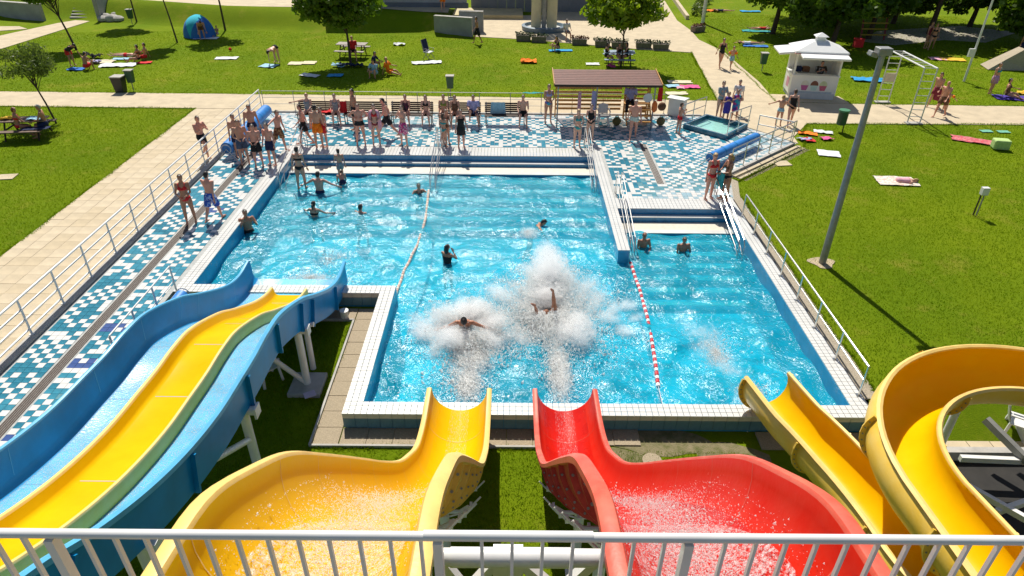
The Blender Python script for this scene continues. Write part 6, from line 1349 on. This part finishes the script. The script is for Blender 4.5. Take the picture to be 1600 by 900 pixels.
wade(1067, 391, 1.02, 'boy in the side pool splashing water with both hands', h=1.5, rz=5, pose='clasp', skin=2, hair='brown', wear=((TR, C_navy),))
# sliders landing in the water
wade(728, 512, .78, 'man with dark hair sliding into the water with spread arms and raised feet', h=1.78, rz=180, pose='diveback', skin=2, hair='dark', wear=((TR, C_black),))
wade(860, 492, .66, 'slider plunging under, one leg upright above the splash', h=1.76, rz=150, pose='legsup', skin=2, hair='dark', wear=((BRF, C_black),))

# evaluate the remeshed bodies once and join the hands
bpy.context.view_layer.update(); dg = bpy.context.evaluated_depsgraph_get()
done = []
for o, hb_, sk in PEND:
    me = bpy.data.meshes.new_from_object(o.evaluated_get(dg)); bm = bmesh.new(); bm.from_mesh(me); me2 = hb_.mesh([sk, M_eye, M_lip], 'all'); bm.from_mesh(me2); bm.to_mesh(me); bm.free(); done.append((o, me, me2))
for o, me, me2 in done:
    o.modifiers.clear(); old = o.data; me.materials.clear()
    for m in me2.materials: me.materials.append(m)
    me.shade_smooth(); me.name = 'body'; o.data = me; bpy.data.meshes.remove(old); bpy.data.meshes.remove(me2)

# ------------------------------------------------------------------ splashes: clouds of drops and broken foam
OCT = np.array([[1, 1, 1], [1, -1, -1], [-1, 1, -1], [-1, -1, 1]], float)*.75
OF = np.array([[0, 1, 2], [0, 3, 1], [0, 2, 3], [1, 3, 2]])
def drops(name, label, P, rad, m=M_foam, parent=None):
    n = len(P); rg = np.random.default_rng(n); s = rad*rg.lognormal(0, .45, n); st = rg.uniform(.6, 1.6, (n, 3))
    V = P[:, None, :]+OCT[None]*s[:, None, None]*st[:, None, :]; Fa = (OF[None]+4*np.arange(n)[:, None, None]).reshape(-1, 3)
    o = npmesh(name, V.reshape(-1, 3), Fa, m, parent, smooth=True); return tag(o, label, None if parent else 'splash', kind='stuff')
def plume(c, n0, rx, ry, h, seed, hole=0., pw=1.6, dirv=(0, 0)):
    n = int(n0*1.5); rg = np.random.default_rng(seed); a = rg.uniform(0, 2*PI, n); r0 = np.abs(rg.normal(0, .55, n))+hole*.5; lobes = 1+.28*np.sin(3*a+seed)+.2*np.sin(7*a+2*seed)+.14*np.sin(13*a+seed)
    x = r0*np.cos(a)*rx*lobes; y = r0*np.sin(a)*ry*lobes; top = h*np.clip(1.15-r0**2, .08, 1)*(.55+.45*np.sin(5*a+seed)**2)+.05
    z = top*rg.uniform(0, 1, n)**pw; return np.stack([c[0]+x+dirv[0]*z, c[1]+y+dirv[1]*z, W+z-.02], 1)
def mist_mat():
    m = bpy.data.materials.new('fine_spray'); m.use_nodes = True; n = m.node_tree.nodes; L = m.node_tree.links; n.remove(n['Principled BSDF'])
    tc = n.new('ShaderNodeTexCoord'); oi = n.new('ShaderNodeObjectInfo'); ln = n.new('ShaderNodeVectorMath'); ln.operation = 'LENGTH'; L.new(tc.outputs['Object'], ln.inputs[0])
    nz = n.new('ShaderNodeTexNoise'); nz.noise_dimensions = '4D'; nz.inputs['Scale'].default_value = 5.5; nz.inputs['Detail'].default_value = 6; nz.inputs['Roughness'].default_value = .78; nz.inputs['Distortion'].default_value = 1.2; L.new(tc.outputs['Object'], nz.inputs['Vector'])
    def mth(op, a, b):
        q = n.new('ShaderNodeMath'); q.operation = op
        for k, v in enumerate((a, b)):
            if isinstance(v, (int, float)): q.inputs[k].default_value = v
            else: L.new(v, q.inputs[k])
        return q.outputs[0]
    L.new(mth('MULTIPLY', oi.outputs['Random'], 40.), nz.inputs['W'])
    fall = mth('SUBTRACT', 1., ln.outputs['Value']); d = mth('ADD', mth('MULTIPLY', fall, 1.5), mth('MULTIPLY', mth('SUBTRACT', nz.outputs['Fac'], .5), 9.5)); d = mth('MAXIMUM', mth('SUBTRACT', d, .70), 0.); d = mth('MULTIPLY', mth('MINIMUM', d, mth('MULTIPLY', fall, 4.0)), 11.)
    sc_ = n.new('ShaderNodeVolumeScatter'); sc_.inputs['Color'].default_value = (1, 1, 1, 1); sc_.inputs['Anisotropy'].default_value = .0; L.new(d, sc_.inputs['Density']); L.new(sc_.outputs[0], n['Material Output'].inputs['Volume']); return m
M_mist = mist_mat(); mist_me = MB().ell((0, 0, 0), (1, 1, 1), 20, 12).mesh(M_mist)
def splash(label, base, mists, dr, rad=.0078, flecks=None):
    r_ = thing('splash', label, 'splash', (*base, W))
    for q in mists: o = link('mist', mist_me, r_); o.location = (q[0]-base[0], q[1]-base[1], q[2]); o.scale = q[3:6]; o.rotation_euler = (0, -q[7], q[6]) if len(q) > 6 else (0, 0, 0); o['kind'] = 'stuff'
    if flecks is not None:
        fl = np.concatenate(flecks); fl[:, 2] = W+.02+np.random.default_rng(1).uniform(0, .05, len(fl)); drops('foam_flecks', None, fl-np.array([base[0], base[1], W]), .012, parent=r_)
    if dr is not None: o = drops('drops', None, dr-np.array([base[0], base[1], W]), rad, parent=r_)
def crown(c, n, rx, ry, h, seed):
    "torn wisps of mist round the point of entry: (x, y, z, length, width, height, yaw, tilt)"
    rg = random.Random(seed); out = []
    for k in range(n):
        a = rg.uniform(0, 2*PI); d = rg.uniform(.25, 1.)**.7; x, y = rx*d*math.cos(a), ry*d*math.sin(a); e = rg.uniform(.3, .75)*(1.15-.5*d)
        out.append((c[0]+x, c[1]+y, h*(1.1-d)*rg.uniform(.1, .7), e*rg.uniform(.9, 1.6), e*rg.uniform(.5, .9), h*rg.uniform(.35, .8)*(1.2-.6*d), a+rg.uniform(-.6, .6), rg.uniform(0, .6)))
    return out
def rays(c, n, m, sp, seed, vz=2.6):
    "drops flung along ballistic arcs"
    rg = np.random.default_rng(seed); a = rg.uniform(0, 2*PI, n); v = sp*rg.uniform(.35, 1., n); w_ = vz*rg.uniform(.25, 1., n); t = rg.uniform(.03, 1., (n, m))*(2*w_/9.8)[:, None]
    j = rg.normal(0, .05, (n, m, 3))*(t[..., None]*3+.25); x = c[0]+np.cos(a)[:, None]*(v[:, None]*t+.15)+j[..., 0]; y = c[1]+np.sin(a)[:, None]*(v[:, None]*t+.15)+j[..., 1]; z = w_[:, None]*t-4.9*t*t+j[..., 2]*.6
    P = np.stack([x, y, W+np.maximum(z, .01)], -1).reshape(-1, 3); return P
splash('white splash round the man with spread arms', (-1., 14.4), [(-1.0, 14.95, .2, .8, .5, .55), (-1.0, 13.2, .02, .75, 1.2, .16), (-1.0, 12.2, .02, .4, .8, .14)]+crown((-1., 14.3), 22, 1.45, 1.25, .65, 3),
  np.concatenate([rays((-1., 14.4), 420, 80, 3.6, 1, 2.9), rays((-1., 13.4), 160, 60, 2.2, 21, 1.5), plume((-1., 12.2), 3500, .45, .9, .06, 22)]), flecks=[plume((-1., 13.7), 4200, 1.15, 1.3, .05, 2), plume((-1., 12.3), 1800, .45, .9, .05, 23)])
splash('tall white splash round the upright leg', (1., 15.), [(1.0, 15.7, .25, .8, .55, .6), (1.1, 16.7, .45, .7, .9, .9), (1.1, 17.9, .35, .5, .8, .5), (1.2, 12.7, .03, .36, 1.6, .2)]+crown((1., 15.1), 34, 2.4, 1.7, .7, 5)+crown((1.1, 17.2), 8, .7, 1., .6, 8),
  np.concatenate([rays((1., 15.3), 560, 80, 4.8, 6, 3.4), rays((1.1, 16.6), 240, 60, 2.4, 7, 3.8), plume((1.15, 12.8), 5000, .33, 1.4, .1, 8)]), flecks=[plume((.9, 14.7), 6500, 1.8, 1.5, .05, 11), plume((1.2, 12.8), 2400, .35, 1.3, .05, 24)])
splash('white wash at the mouth of the straight yellow outrun', (5.5, 12.3), [(5.45, 11.7, .05, .4, .45, .25), (5.3, 12.8, .0, .6, 1.3, .10), (5.0, 14.4, .0, .7, 1.4, .07)], np.concatenate([plume((5.6, 12.0), 1500, .4, .4, .25, 12), plume((5.2, 13.6), 1800, .6, 1.4, .04, 13)]))
splash('white water at the mouth of the blue three-lane slide', (-5.9, 17.), [(-5.9, 16.75, .02, 1.2, .5, .16)], np.concatenate([plume((-5.9, 17.0), 2200, 1.1, .6, .1, 14), plume((-5.6, 18.2), 1200, 1.3, 1.0, .04, 15)]))
splash('small splash round the swimmer with the stretched arm', (.5, 20.1), [(.6, 20.0, .03, .4, .5, .18)], plume((.55, 20.0), 600, .4, .4, .15, 16))
# rushing water at the top of the two steep slides
def rush(c, n, seed):
    rg = np.random.default_rng(seed); y = 1.2+2.9*rg.uniform(0, 1, n)**1.5; zr = np.array([interp(KP, v) for v in y]); u = rg.normal(0, .20, n).clip(-.5, .5); fl = zr-.60*np.sqrt(np.clip(1-(u/.58)**2, .1, 1)); hgt = .16*rg.uniform(0, 1, n)**2.2*(1-(u/.55)**2)
    up = .12*rg.uniform(0, 1, n)**6; return np.stack([c+u, y, fl+.015+hgt+up], 1)
drops('spray', 'spray of rushing water inside the top of the yellow half-pipe slide', rush(-1.05, 30000, 31), .0022); drops('spray', 'spray of rushing water inside the top of the red half-pipe slide', rush(1.16, 30000, 32), .0022)
